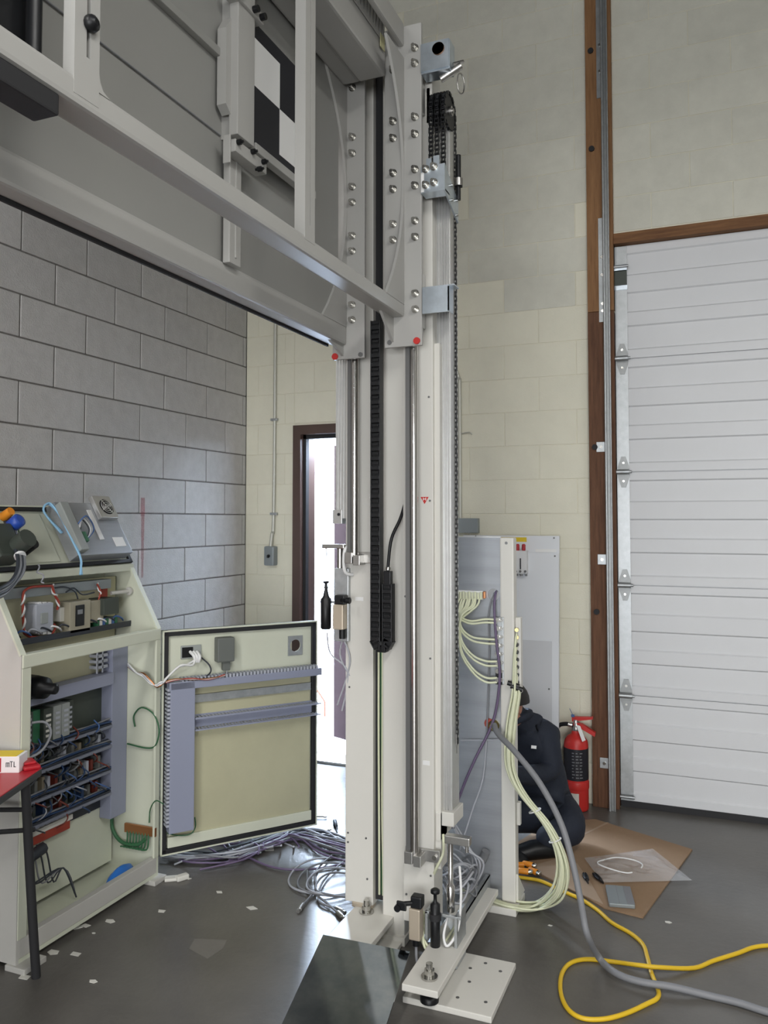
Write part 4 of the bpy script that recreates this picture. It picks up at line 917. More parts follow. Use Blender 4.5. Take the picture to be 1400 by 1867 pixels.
for k, m_k in enumerate(('copper', 'white', 'cable_light', 'white')):
    part('jumper_wire', MB().tube([(-2.405, YD2 - .01, .905 + .004 * k), ony(248, 1226, YZ - .03 - .01 * k), ony(262, 1228 + 2 * k, YZ - .05), ony(274, 1240 + 2 * k, YZ - .05), ony(285, 1252 - k, YZ - .04), DW(292, 1250 - 2 * k, .05), DW(302, 1242, .05)], .0042, 6, 5), m_k, CB)

# ================================================================== folding table
TB = thing('folding_table', 'red topped folding table with black legs beside the cabinet', 'table', (-2.4, 1.6, 0))
zt_ = .70; k1 = onz(77, 1398, zt_ + .002); k2 = onz(0, 1452, zt_)
e1 = Vector((k2[0] - k1[0], k2[1] - k1[1], 0)).normalized(); e2 = Vector((e1.y, -e1.x, 0))
MT = Matrix(((e1.x, e2.x, 0, k1[0]), (e1.y, e2.y, 0, k1[1]), (0, 0, 1, 0), (0, 0, 0, 1)))
if e2.x > 0: e2 = -e2; MT = Matrix(((e1.x, e2.x, 0, k1[0]), (e1.y, e2.y, 0, k1[1]), (0, 0, 1, 0), (0, 0, 0, 1)))
part('table_top', MB().box(0, 1.3, 0, .62, zt_ - .028, zt_ - .004, .004, MT), 'table_edge', TB)
part('table_cover', MB().box(0, 1.3, 0, .62, zt_ - .004, zt_, .002, MT), 'red_plastic', TB)
lb = onz(66, 1782, 0); lt = onx(46, 1440, lb[0] + .01)
part('leg', MB().tube([(lb[0], lb[1], .0), (lb[0] + .0, lb[1] - .03, .3), (lt[0], lt[1], zt_ - .03)], .015, 12, 4), 'black_matte', TB)
part('leg', MB().tube([MT @ Vector((1.22, .03, 0)), MT @ Vector((1.24, .03, zt_ - .03))], .015, 12, 2), 'black_matte', TB)
part('leg', MB().tube([MT @ Vector((.03, .52, 0)), MT @ Vector((.05, .52, zt_ - .03))], .015, 12, 2), 'black_matte', TB)
part('leg', MB().tube([MT @ Vector((1.22, .52, 0)), MT @ Vector((1.24, .52, zt_ - .03))], .015, 12, 2), 'black_matte', TB)
part('brace', MB().tube([(lb[0], lb[1] - .03, .57), MT @ Vector((.03, .5, .56))], .008, 8, 1).tube([(lb[0], lb[1] - .02, .50), MT @ Vector((.5, .3, .64))], .008, 8, 1), 'black_matte', TB)
q = onz(34, 1398, zt_)
bx = thing('parts_box', 'small white and yellow cardboard box with handwriting on the red table', 'box', (q[0], q[1], zt_))
MX = Matrix.Translation((q[0], q[1], zt_)) @ Matrix.Rotation(radians(24), 4, 'Z')
part('carton', MB().box(-.16, .03, -.07, .0, .0, .055, .002, MX), 'white', bx)
part('carton_top', MB().box(-.16, .02, -.07, .0, .055, .0565, 0, MX), 'yellow_label', bx)
part('carton_band', MB().box(-.16, -.03, -.0715, -.07, .004, .05, 0, MX), 'red_plastic', bx)
lt_ = MB()
for (a, b_, c_, d_) in ((-.014, -.012, 0, .014), (-.009, -.007, 0, .014), (-.004, -.002, 0, .014), (-.014, -.002, .013, .015), (.003, .005, 0, .018), (-.001, .009, .017, .019), (.012, .014, 0, .018), (.012, .019, 0, .002)):
    lt_.box(a, b_, -.0712, -.07, .02 + c_, .02 + d_, 0, MX)
part('handwriting', lt_, 'black_print', bx)
q = onz(62, 1400, zt_)
MX = Matrix.Translation((q[0] - .01, q[1] - .01, zt_)) @ Matrix.Rotation(radians(-30), 4, 'Z')
single('tool_pouch', MB().box(-.06, .03, -.025, .03, 0, .014, .006, MX).box(-.05, .01, -.02, .02, .014, .024, .005, MX), 'red_plastic', 'folded red cloth lying at the corner of the table', 'cloth')
# ================================================================== pneumatic panel
PN = thing('pneumatic_panel', 'upright grey steel panel on a white post with cream air tubes', 'control panel', (-.86, 3.27, 0))
YP = 3.25
PX0, PX1 = -1.13, -.812
hs_, hzp = ony(900, 1084, YP)[0], ony(900, 1084, YP)[2]; hr_ = .024
part('panel_sheet', MB().box(PX0, hs_ - .05, YP, YP + .004, .03, 1.478).box(hs_ + .05, PX1, YP, YP + .004, .03, 1.478).box(hs_ - .05, hs_ + .05, YP, YP + .004, .03, hzp - .05).box(hs_ - .05, hs_ + .05, YP, YP + .004, hzp + .05, 1.478)
     .plate_hole(hs_ - .05, hs_ + .05, hzp - .05, hzp + .05, hs_, hzp, hr_, 'y', YP, YP + .004), 'panel_steel', PN)
po = part('post', MB().box(-.814, -.757, YP - .012, YP + .045, .03, 1.478, .006), 'machine_white', PN)
part('post', MB().box(PX0 - .05, PX0, YP - .012, YP + .045, .03, 1.478, .006), 'machine_white', PN)
q = ony(923, 990, YP - .012); part('post_screw', MB().cyl((q[0], YP - .012, q[2]), (q[0], YP - .015, q[2]), .006, 10), 'alu_dark', po)
part('base_plate', MB().box(-.96, -.745, YP - .06, YP + .10, .0, .028, .003), 'machine_white', PN)
part('base_gusset', MB().prism([(YP + .0, .03), (YP + .12, .03), (YP + .0, .14)], 'x', -.757, -.750), 'machine_white', PN)
part('top_trim', MB().box(PX0, PX1, YP - .002, YP + .008, 1.478, 1.482), 'alu', PN)
# terminal block of tube fittings upper left, right-hand valve column
p0 = ony(828, 1076, YP - .02); p1 = ony(880, 1094, YP - .02)
tb = part('fitting_block', MB().box(PX0 + .04, p1[0], YP - .014, YP, p1[2], p0[2], .003), 'white', PN)
for k in range(11):
    xk = p1[0] - .008 - k * .0125; part('fitting', MB().cyl((xk, YP - .016, p1[2] + .002), (xk, YP - .016, p0[2] - .004 - .003 * (k % 2)), .0052, 8), 'tube_cream', tb)
part('block_end', MB().box(p1[0], p1[0] + .01, YP - .022, YP, p1[2] + .006, p0[2] - .002, .002), 'copper', tb)
q0 = ony(905, 1125, YP - .02); q1 = ony(914, 1248, YP - .02)
vc = part('valve_column', MB().box(q0[0], q1[0] + .01, YP - .02, YP, q1[2], q0[2], .002), 'galv', PN)
for k in range(8):
    zf = q1[2] + .02 + k * (q0[2] - q1[2] - .03) / 7
    part('fitting', MB().cyl((q0[0] + .006, YP - .02, zf), (q0[0] + .006, YP - .034, zf), .010, 10).cyl((q0[0] + .02, YP - .02, zf), (q0[0] + .02, YP - .03, zf), .008, 8), 'bolt', vc)
part('valve_block', MB().box(q0[0] - .004, q1[0] + .004, YP - .026, YP - .02, q1[2], q1[2] + .055), 'black', vc)
def PT(px, py, y): p = ony(px, py, y); return (p[0], p[1], p[2])
ends = [(905, 1130), (905, 1136), (903, 1166), (905, 1174), (906, 1206), (907, 1214), (906, 1236), (906, 1244)]
for k, (ex, ey) in enumerate(ends):
    st = 832 + k * 5
    part('air_tube', MB().tube([PT(st, 1092, YP - .02), PT(st - 4, 1106, YP - .035), PT(836 + k * .6, 1122 + .6 * k, YP - .045 - .003 * k), PT(843 - .5 * k, 1124 + (ey - 1122) * .45 + k, YP - .05), PT(860, 1124 + (ey - 1122) * .80 + 2, YP - .05), PT(884, ey - 1, YP - .042), PT(ex, ey, YP - .03)], .0046, 7, 6), 'tube_cream', PN)
for k in range(5):
    st = 838 + k * 9
    part('air_tube', MB().tube([PT(st, 1092, YP - .02), PT(st - 6, 1106, YP - .035), PT(834, 1128 + 2 * k, YP - .05), PT(826, 1160 + 3 * k, YP - .05), PT(818, 1230, YP - .03)], .0046, 7, 6), 'tube_cream', PN)
# cables through the round hole and the brass gland
part('violet_cable', MB().tube([PT(905, 1078, YP + .03), PT(903, 1084, YP - .012), PT(901, 1110, YP - .03), PT(905, 1170, YP - .035), PT(911, 1230, YP - .035), PT(905, 1290, YP - .03), PT(893, 1330, YP - .03), PT(868, 1380, YP - .05), PT(846, 1430, YP - .06), PT(828, 1480, YP - .08), PT(822, 1510, YP - .10)], .0055, 8, 6), 'cable_violet', PN)
part('grey_lead', MB().tube([PT(903, 1080, YP + .03), PT(899, 1085, YP - .010), PT(891, 1120, YP - .02), PT(892, 1180, YP - .02), PT(890, 1260, YP - .02), PT(887, 1345, YP - .02)], .0035, 7, 6), 'cable_grey', PN)
part('clear_tube', MB().tube([PT(887, 1348, YP - .012), PT(880, 1420, YP - .03), PT(860, 1480, YP - .08), PT(838, 1550, YP - .14)], .003, 7, 6), 'cable_light', PN)
part('white_stick', MB().tube([PT(840, 1350, YP - .015), PT(935, 1348, YP - .022)], .003, 6, 1), 'cable_light', PN)
q = ony(901, 1322, YP)
gl = part('cable_gland', MB().lathe([(.022, 0), (.022, -.012), (.016, -.014), (.016, -.03), (.011, -.032)], (q[0], YP, q[2]), 'y', 16), 'brass', PN)
part('red_seal', MB().lathe([(.020, -.002), (.020, -.007)], (q[0] - .02, YP, q[2] + .006), 'y', 12), 'cable_red', gl)
# manifold on the post's right side
q0 = ony(944, 1125, YP + .03); q1 = ony(944, 1262, YP + .03)
mf = part('manifold', MB().box(-.757, -.735, YP + .01, YP + .045, q1[2], q0[2], .003), 'machine_white', PN)
for k in range(9):
    zf = q1[2] + .015 + k * .03; part('fitting', MB().cyl((-.75, YP + .01, zf), (-.748, YP - .006, zf), .008, 10), 'brass' if k > 6 else 'black', mf)
q0 = ony(943, 1480, YP + .02); part('hinge_bracket', MB().box(-.757, -.742, YP + .01, YP + .035, q0[2] - .05, q0[2] + .04, .003), 'machine_white', PN)
# hanging tube bundle
TBN = thing('tube_bundle', 'bundle of cream air tubes sweeping from the white post down to the floor', 'hose', (-.7, 3.2, 0))
NB = 12
for k in range(NB):
    a = 2 * pi * k / NB; ox = .021 * cos(a) * (1 if k % 2 else .45); oy = .019 * sin(a); j = k - NB / 2
    zf = ony(944, 1250, YP)[2] - .0 + (k % 9) * .026
    pts = [Vector((-.749, YP + .0, zf)), Vector((-.75 + ox * .3, YP - .02, zf - .05))]
    for (px, py, y, sp) in ((941, 1262, YP - .03, .8), (932, 1320, YP - .035, .9), (928, 1380, YP - .04, .9), (936, 1418, YP - .045, 1), (958, 1455, YP - .05, 1), (992, 1496, YP - .05, 1), (1016, 1540, YP - .05, 1), (1026, 1585, YP - .05, 1.2), (1016, 1628, YP - .04, 1.3)):
        p = ony(px, py, y); pts.append(Vector((p[0] + ox * sp * .9, p[1] + oy * sp, p[2] - ox * sp * .5)))
    for (px, py) in ((985, 1650), (945, 1652), (905, 1640), (880, 1632)):
        p = onz(px, py, .012 + .008 * (k % 4)); pts.append(Vector((p[0] + ox * 1.2, p[1] + oy * 2.0, p[2])))
    part('air_tube', MB().tube(pts, .0044, 7, 5), 'tube_cream', TBN)
for (px, py) in ((975, 1478), (1012, 1532)):
    p = ony(px, py, YP - .05); part('cable_tie', MB().tube([(p[0] + .022 * cos(t), p[1] + .02 * sin(t), p[2] + .010 * cos(t)) for t in [2 * pi * i / 12 for i in range(13)]], .003, 5, 1), 'white', TBN)
for py in (1250, 1256):
    p = ony(934 + (py - 1250), py, YP - .035); part('tape_band', MB().tube([(p[0] - .02, p[1], p[2] + .01), (p[0] + .025, p[1] + .01, p[2] - .004)], .010, 8, 1), 'black', TBN)
p = onz(895, 1640, .02); part('tape_wrap', MB().box(-.985, -.845, p[1] - .035, p[1] + .03, .03, .05, .008), 'tube_cream', TBN)

# ---- coiled grey leads in the trough
LC = thing('lead_coil', 'coil of pale grey sensor leads heaped in the galvanised trough', 'cable', (-.9, 3.0, .1))
for k in range(9):
    cxk, cyk = -.93 + random.uniform(-.02, .02), 3.02 + random.uniform(-.05, .05); r1 = random.uniform(.05, .085); ph = random.uniform(0, 6)
    part('loop', MB().tube([(cxk + r1 * .9 * cos(t + ph), cyk + r1 * sin(t + ph), .15 + .012 * k + .025 * sin(2 * t + k)) for t in [2 * pi * i / 12 for i in range(14)]], .0042, 6, 4), 'cable_light' if k % 3 else 'cable_grey', LC)
for k in range(3):
    part('loop', MB().tube([PT(822 + 3 * k, 1490 + 10 * k, 3.05), PT(846, 1530 + 8 * k, 3.08), PT(868 + 6 * k, 1570, 3.1), PT(866 + 4 * k, 1600, 3.1), (-.9, 3.06, .13)], .004, 6, 5), 'cable_light', LC)
part('pipe_end', MB().tube([PT(862, 1592, 3.2), PT(880, 1566, 3.22), PT(886, 1552, 3.22)], .017, 10, 4), 'cable_grey', LC)

# ================================================================== grey cable, yellow cord
q = ony(901, 1322, YP - .03)
gp = [(q[0], q[1], q[2]), PT(908, 1338, YP - .08), PT(940, 1372, 3.10), PT(984, 1428, 3.05), PT(1022, 1500, 3.0), PT(1043, 1570, 2.96), PT(1058, 1640, 2.92), PT(1070, 1702, 2.86)]
for (px, py) in ((1092, 1754), (1122, 1782), (1165, 1798), (1225, 1808), (1290, 1815), (1345, 1828), (1410, 1848), (1500, 1866), (1650, 1850), (1850, 1800)):
    p = onz(px, py, .012); gp.append((p[0], p[1], .027 if px < 1260 else .012))
single('power_cable', MB().tube(gp, .0115, 10, 7), 'cable_grey', 'thick grey power cable arching from the panel and trailing across the floor', 'cable')
yp_ = []
for (px, py, z) in ((925, 1596, .006), (950, 1600, .006), (985, 1606, .006), (1020, 1622, .006), (1060, 1640, .007), (1090, 1660, .007), (1115, 1682, .007), (1150, 1702, .007), (1172, 1722, .007), (1180, 1745, .007), (1188, 1775, .007), (1200, 1806, .007), (1198, 1820, .007), (1180, 1830, .007), (1140, 1848, .007), (1100, 1858, .007), (1060, 1856, .007), (1034, 1838, .007), (1022, 1808, .007), (1024, 1776, .007), (1040, 1756, .007), (1070, 1749, .007), (1120, 1754, .007), (1165, 1760, .023), (1205, 1764, .023), (1265, 1765, .007), (1300, 1752, .007), (1345, 1738, .007), (1380, 1726, .007), (1440, 1722, .007), (1520, 1716, .007), (1640, 1740, .007), (1800, 1720, .007), (2000, 1700, .007)):
    yp_.append(onz(px, py, z))
single('extension_cord', MB().tube(yp_, .0075, 8, 5), 'yellow', 'yellow extension cord looped across the floor near the cardboard', 'cord')

# ================================================================== white board leaning on the wall
WB = thing('leaning_board', 'large white board leaning on the back wall behind the grey panel', 'board', (-1.08, 4.5, 0))
b0, b1 = ony(842, 972, 4.5), ony(1018, 978, 4.5)
def lean(z): return 4.44 + .09 * z / 1.47
def slab(x0, x1, z0, z1, off, th): 
    return MB().add([(x0, lean(z0) - off, z0), (x1, lean(z0) - off, z0), (x1, lean(z1) - off, z1), (x0, lean(z1) - off, z1), (x0, lean(z0) - off + th, z0), (x1, lean(z0) - off + th, z0), (x1, lean(z1) - off + th, z1), (x0, lean(z1) - off + th, z1)], [(0, 1, 2, 3), (4, 7, 6, 5), (0, 4, 5, 1), (1, 5, 6, 2), (2, 6, 7, 3), (3, 7, 4, 0)])
zt1 = ony(1000, 977, 4.53)[2]; zt2 = ony(1000, 1008, 4.51)[2]
bw = part('rear_sheet', slab(b0[0], b1[0], 0, zt1, .0, .01), 'board_white', WB)
fsx = ony(1017, 1100, 4.5)[0]
bf = part('front_sheet', slab(b0[0] + .1, fsx + .006, 0, zt2, .012, .01), 'board_white', WB)
zs_ = ony(990, 1168, 4.49)[2]; part('grey_film', slab(b0[0] + .12, fsx - .03, .2, zs_, .0135, .0012), 'board_grey', bf)
y0 = ony(914, 980, 4.53); y1 = ony(960, 984, 4.53); part('yellow_label', slab(y0[0], y1[0], y1[2] - .012, y0[2] + .002, .002, .0015), 'yellow_label', bw)
y0 = ony(976, 1001, 4.52); y1 = ony(1014, 1007, 4.52); part('paper_strip', slab(y0[0], y1[0], y1[2], y0[2], .002, .0015), 'white_print', bw)
for (px, py) in ((1009, 981), (1011, 1014), (1003, 1254), (866, 978)):
    p = ony(px, py, 4.5); part('screw', MB().cyl((p[0], lean(p[2]) - .012, p[2]), (p[0], lean(p[2]) - .016, p[2]), .005, 8), 'alu_dark', bf)
d0 = ony(936, 1004, 4.45); d1_ = ony(959, 1047, 4.45)
dev = part('valve_unit', MB().box(d0[0] - .02, d1_[0], lean(d0[2]) - .06, lean(d0[2]) - .012, d1_[2], d0[2], .004), 'white', bf, 'small white valve unit with two red caps')
for px in (941, 952): 
    p = ony(px, 1004, 4.45); part('red_cap', MB().lathe([(.009, 0), (.010, .004), (.010, .03), (.006, .036)], (p[0], lean(p[2]) - .036, p[2]), 'z', 12), 'red_plastic', dev)
p = ony(948, 1028, 4.45); part('print', MB().box(p[0] - .003, p[0] + .003, lean(p[2]) - .0612, lean(p[2]) - .06, p[2] - .03, p[2] + .03), 'black_print', dev)
for px in (940, 948, 957):
    p = ony(px, 1042, 4.45); part('port', MB().cyl((p[0], lean(p[2]) - .06, p[2]), (p[0], lean(p[2]) - .066, p[2]), .007, 10).cyl((p[0], lean(p[2]) - .04, d1_[2]), (p[0], lean(p[2]) - .04, d1_[2] - .012), .007, 8), 'alu_dark', dev)

# ================================================================== person sitting behind the panel
def grow(verts, edges, radii, root, levels=2):
    me = bpy.data.meshes.new('skin_base'); me.from_pydata(verts, edges, []); o = bpy.data.objects.new('skin_tmp', me); COL.objects.link(o)
    md = o.modifiers.new('s', 'SKIN'); md.use_smooth_shade = True
    for i, v in enumerate(me.skin_vertices[0].data): v.radius = radii[i] if isinstance(radii[i], tuple) else (radii[i], radii[i]); v.use_root = (i == root)
    sd = o.modifiers.new('d', 'SUBSURF'); sd.levels = levels; sd.render_levels = levels
    dg = bpy.context.evaluated_depsgraph_get(); dg.update(); ev = o.evaluated_get(dg); out = bpy.data.meshes.new_from_object(ev)
    bpy.data.objects.remove(o); return out
pv = [(-.77, 4.02, .14), (-.775, 3.99, .26), (-.785, 3.95, .40), (-.80, 3.90, .53), (-.825, 3.85, .61), (-.86, 3.80, .66), (-.90, 3.755, .705), (-.915, 3.735, .755),   # 0-7 spine, head
      (-.72, 3.87, .555), (-.69, 3.83, .41), (-.80, 3.66, .40), (-.875, 3.54, .45), (-.885, 3.515, .47),      # 8-12 near arm
      (-.94, 3.95, .53), (-1.02, 3.86, .40), (-.98, 3.64, .42), (-.93, 3.54, .50), (-.92, 3.52, .52),         # 13-17 far arm
      (-.70, 4.00, .12), (-.585, 3.86, .135), (-.70, 3.80, .10), (-.77, 3.80, .06),                           # 18-21 near leg
      (-.86, 4.00, .12), (-1.02, 3.80, .15), (-.94, 3.74, .10), (-.88, 3.72, .06)]                            # 22-25 far leg
pe = [(0, 1), (1, 2), (2, 3), (3, 4), (4, 5), (5, 6), (6, 7), (3, 8), (8, 9), (9, 10), (10, 11), (11, 12), (3, 13), (13, 14), (14, 15), (15, 16), (16, 17), (0, 18), (18, 19), (19, 20), (20, 21), (0, 22), (22, 23), (23, 24), (24, 25)]
pr_r = [(.15, .12), (.145, .115), (.15, .115), (.145, .10), (.085, .08), .052, (.072, .085), (.078, .085), .078, .058, .045, .034, .026, .078, .058, .045, .034, .026, .10, .088, .066, .05, .10, .088, .066, .05]
SH = Vector((-.035, 0, -.03)); pv = [tuple(Vector(p) + (SH if i in (3, 4, 8, 9, 13, 14, 2) else (Vector((-.012, 0, -.045)) if i in (5, 6, 7) else Vector((-.02, 0, 0))))) for i, p in enumerate(pv)]
bod = grow(pv, pe, pr_r, 0); bod.name = 'person'
bod.materials.append(MATS['navy']); bod.materials.append(MATS['skin'])
for p in bod.polygons:
    c = p.center
    p.use_smooth = True
    if (c.z > .60 and c.y < 3.82 and c.x < -.845) or (c.y < 3.555 and c.z > .38): p.material_index = 1
pers = part('person', bod, 'navy'); pers['label'] = 'person in dark navy workwear sitting cross-legged on cardboard behind the panel'; pers['category'] = 'person'
hc = Vector((-.927, 3.74, .70))
hr = MB()
n = 16; rings = []
for i in range(7):
    th = pi * .5 * i / 6.0
    rings.append([(hc.x + .02 + .098 * cos(th) * cos(2 * pi * k / n), hc.y + .02 + .108 * cos(th) * sin(2 * pi * k / n), hc.z + .005 + .10 * sin(th)) for k in range(n)])
vs_ = [q for r in rings for q in r]; hr.add(vs_, [(i * n + k, i * n + (k + 1) % n, (i + 1) * n + (k + 1) % n, (i + 1) * n + k) for i in range(6) for k in range(n)], True)
part('hair', hr, 'hair', pers)
def ell(c, r, m=10, n=14):
    b = MB(); c = Vector(c); vs = []
    for i in range(m + 1):
        th = -pi / 2 + pi * i / m
        for k in range(n): vs.append((c.x + r[0] * cos(th) * cos(2 * pi * k / n), c.y + r[1] * cos(th) * sin(2 * pi * k / n), c.z + r[2] * sin(th)))
    b.add(vs, [(i * n + k, i * n + (k + 1) % n, (i + 1) * n + (k + 1) % n, (i + 1) * n + k) for i in range(m) for k in range(n)], True); return b
part('ear', ell((-0.850, 3.735, 0.685), (.012, .02, .03)), 'skin', pers)
part('ear', ell((-1.003, 3.760, 0.685), (.012, .02, .03)), 'skin', pers)
part('nose', ell((-0.952, 3.645, 0.687), (.014, .02, .022)), 'skin', pers)
part('eyes', MB().add([], []).cyl((-1.021, 3.668, .712), (-1.023, 3.660, .712), .009, 10).cyl((-.961, 3.658, .712), (-.961, 3.650, .712), .009, 10), 'black', pers)
part('mouth', ell((-0.952, 3.662, 0.647), (.022, .006, .005)), 'cable_red', pers)
part('collar', MB().tube([(-.90 + .078 * cos(t) - .01 * sin(t), 3.815 + .075 * sin(t), .615 + .03 * cos(t)) for t in [2 * pi * i / 14 for i in range(15)]], .02, 8, 2), 'navy', pers)
# fingers on both hands, reaching to the back of the panel
for (bx_, by_, bz_, sg) in ((-.905, 3.515, .47, 1), (-.94, 3.52, .52, -1)):
    for f in range(4):
        o_ = (f - 1.5) * .016; L = (.9, 1.05, 1.0, .8)[f]
        part('finger', MB().tube([(bx_ + o_, by_ + .01, bz_ + .012), (bx_ + o_ * 1.2, by_ - .035 * L, bz_ + .022), (bx_ + o_ * 1.25, by_ - .060 * L, bz_ + .012), (bx_ + o_ * 1.2, by_ - .072 * L, bz_ - .006)], lambda t: .0095 - .003 * t, 7, 3), 'skin', pers)
    part('thumb', MB().tube([(bx_ - sg * .02, by_ + .01, bz_), (bx_ - sg * .042, by_ - .02, bz_ - .012), (bx_ - sg * .036, by_ - .045, bz_ - .016)], lambda t: .011 - .003 * t, 7, 3), 'skin', pers)
sm = Matrix.Translation((-.80, 3.755, 0)) @ Matrix.Rotation(radians(35), 4, 'Z')
def shoe(M):
    prf = [(-.13, .035, .030), (-.12, .04, .05), (-.06, .044, .068), (.0, .046, .085), (.06, .046, .085), (.10, .042, .07), (.13, .03, .05)]
    b = MB(); n = 12; vs = []
    for (x, wd, h) in prf:
        for k in range(n):
            t = 2 * pi * k / n; vs.append((x, wd * cos(t), max(.0, h / 2 + h / 2 * sin(t))))
    b.add(vs, [(i * n + k, i * n + (k + 1) % n, (i + 1) * n + (k + 1) % n, (i + 1) * n + k) for i in range(len(prf) - 1) for k in range(n)], True, M)
    b.add(vs, [list(range(n))[::-1], list(range(len(vs) - n, len(vs)))], False, M); return b
part('shoe', shoe(sm), 'black', pers); part('shoe', shoe(Matrix.Translation((-.93, 3.72, 0)) @ Matrix.Rotation(radians(150), 4, 'Z')), 'black', pers)
q = ony(949, 1346, 3.725); part('name_patch', MB().box(-.012, .012, -.002, .0, -.007, .007, 0, Matrix.Translation((-.795, 3.782, .50)) @ Matrix.Rotation(radians(-25), 4, 'X')), 'white_print', pers)

# ================================================================== fire extinguisher
ex, ey = -.715, 4.49
FE = thing('fire_extinguisher', 'red fire extinguisher standing on the floor by the timber post', 'extinguisher', (ex, ey, 0))
part('cylinder', MB().lathe([(.05, 0), (.062, .004), (.064, .015), (.064, .345), (.060, .365), (.045, .388), (.026, .40), (.020, .42)], (ex, ey, 0), 'z', 28), 'red', FE)
part('label', MB().lathe([(.0648, .165), (.0648, .33)], (ex, ey, 0), 'z', 28), 'black_print', FE, 'black instruction label with pale print')
lp = MB()
for k in range(9):
    for a in (-.45, -.1, .25):
        t0 = radians(-78) + a * .9; z = .18 + .016 * k; l = random.uniform(.12, .28)
        lp.add([(ex + .0652 * cos(t), ey + .0652 * sin(t), zz) for zz in (z, z + .005) for t in (t0, t0 + l)], [(0, 1, 3, 2)])
part('label_print', lp, 'cable_grey', FE)
part('base_label', MB().add([(ex + .0648 * cos(radians(t)), ey + .0648 * sin(radians(t)), z) for z in (.03, .10) for t in range(-150, -69, 10)], [(i, i + 1, 9 + i + 1, 9 + i) for i in range(8)], True), 'paper', FE)
part('base_ring', MB().lathe([(.0655, .115), (.067, .12), (.067, .15), (.0655, .155)], (ex, ey, 0), 'z', 28), 'red', FE)
part('valve', MB().lathe([(.020, .415), (.022, .42), (.022, .44), (.016, .445), (.016, .475)], (ex, ey, 0), 'z', 16), 'steel', FE)
part('carry_handle', MB().prism([(ex - .012, .445), (ex + .03, .43), (ex + .10, .395), (ex + .104, .415), (ex + .035, .455), (ex - .01, .465)], 'y', ey - .014, ey + .014), 'red', FE)
part('squeeze_lever', MB().prism([(ex - .018, .465), (ex + .09, .485), (ex + .092, .497), (ex - .02, .490)], 'y', ey - .012, ey + .012), 'red', FE)
part('hose', MB().tube([(ex - .015, ey - .01, .445), (ex - .05, ey - .015, .45), (ex - .09, ey - .01, .435), (ex - .10, ey + .0, .38), (ex - .09, ey + .02, .20)], .011, 10, 5), 'black', FE)
part('hose_collar', MB().cyl((ex - .018, ey - .01, .446), (ex - .04, ey - .013, .45), .013, 10), 'steel', FE)
part('inspection_tag', MB().add([(ex + .005, ey - .03, .455), (ex + .028, ey - .032, .45), (ex + .06, ey - .06, .385), (ex + .042, ey - .06, .375)], [(0, 1, 2, 3)]), 'white_print', FE)
part('pin_seal', MB().box(ex - .022, ex - .004, ey - .02, ey - .016, .49, .505, .002).tube([(ex - .012, ey - .018, .50), (ex - .03, ey - .018, .535)], .0015, 5, 1), 'cable_blue', FE)

# ================================================================== cardboard, bag, tools
CBD = thing('cardboard_sheet', 'flattened brown cardboard sheet on the floor in front of the person', 'cardboard', (-.6, 3.9, 0))
poly = [onz(*p, .004) for p in ((930, 1545), (1000, 1500), (1085, 1494), (1262, 1549), (1172, 1673), (1100, 1655), (1052, 1628), (962, 1584))]
part('panel', MB().prism([(p[0], p[1]) for p in poly] , 'z', 0, .006), 'cardboard', CBD)
poly = [onz(*p, .007) for p in ((962, 1582), (1010, 1568), (1052, 1575), (1078, 1612), (1100, 1650), (1052, 1628))]
part('folded_flap', MB().prism([(p[0], p[1]) for p in poly], 'z', .006, .010), 'cardboard_light', CBD)
part('crease', MB().prism([(p[0], p[1]) for p in [onz(*p, .006) for p in ((1000, 1552), (1003, 1553), (1110, 1500), (1106, 1499))]], 'z', .006, .0066), 'cardboard_light', CBD)
bg_ = thing('plastic_sleeve', 'clear crumpled plastic bag lying across the cardboard edge', 'bag', tuple(onz(1165, 1580, .01)))
cs_ = [onz(*p, .012) for p in ((1065, 1565), (1190, 1548), (1262, 1606), (1098, 1610))]
nb = 14; vs_ = []; random.seed(3)
for i in range(nb + 1):
    for j in range(nb + 1):
        a = i / nb; bb_ = j / nb
        p = cs_[0].lerp(cs_[1], a).lerp(cs_[3].lerp(cs_[2], a), bb_); edge = min(a, 1 - a, bb_, 1 - bb_)
        vs_.append((p.x, p.y, .014 + min(edge * 6, 1) * (.010 + .012 * random.random())))
part('film', MB().add(vs_, [(i * (nb + 1) + j, (i + 1) * (nb + 1) + j, (i + 1) * (nb + 1) + j + 1, i * (nb + 1) + j + 1) for i in range(nb) for j in range(nb)], False), 'plastic_film', bg_)
ctr = onz(1130, 1578, .03)
single('white_cord', MB().tube([(ctr.x + .09 * cos(t) + .01 * sin(3 * t), ctr.y + .075 * sin(t), .034 + .004 * sin(2 * t)) for t in [2 * pi * i / 16 for i in range(15)]], .003, 6, 3), 'white', 'thin white cord coiled on the clear plastic bag', 'cord')
def tool(px, py, ang, grip, label):
    p = onz(px, py, .011); M = Matrix.Translation((p.x, p.y, .016)) @ Matrix.Rotation(ang, 4, 'Z') @ Matrix.Diagonal((.75, .6, .8, 1))
    t = thing('hand_tool', label, 'tool', (p.x, p.y, .01), 'hand tools on the cardboard')
    part('handle', MB().tube([M @ Vector(q) for q in ((0, .006, 0), (.04, .011, 0), (.08, .006, 0))], .006, 8, 4).tube([M @ Vector(q) for q in ((0, -.006, 0), (.04, -.011, 0), (.08, -.006, 0))], .006, 8, 4), grip, t)
    part('jaw', MB().prism([(-.045, .002), (0, .011), (0, -.011), (-.045, -.002)], 'z', -.005, .005, M), 'steel' if grip != 'black' else 'black', t)
tool(1070, 1606, radians(108), 'black', 'black pliers lying on the cardboard, left of two')
tool(1094, 1606, radians(122), 'black', 'black side cutters lying on the cardboard, beside the plastic bag')
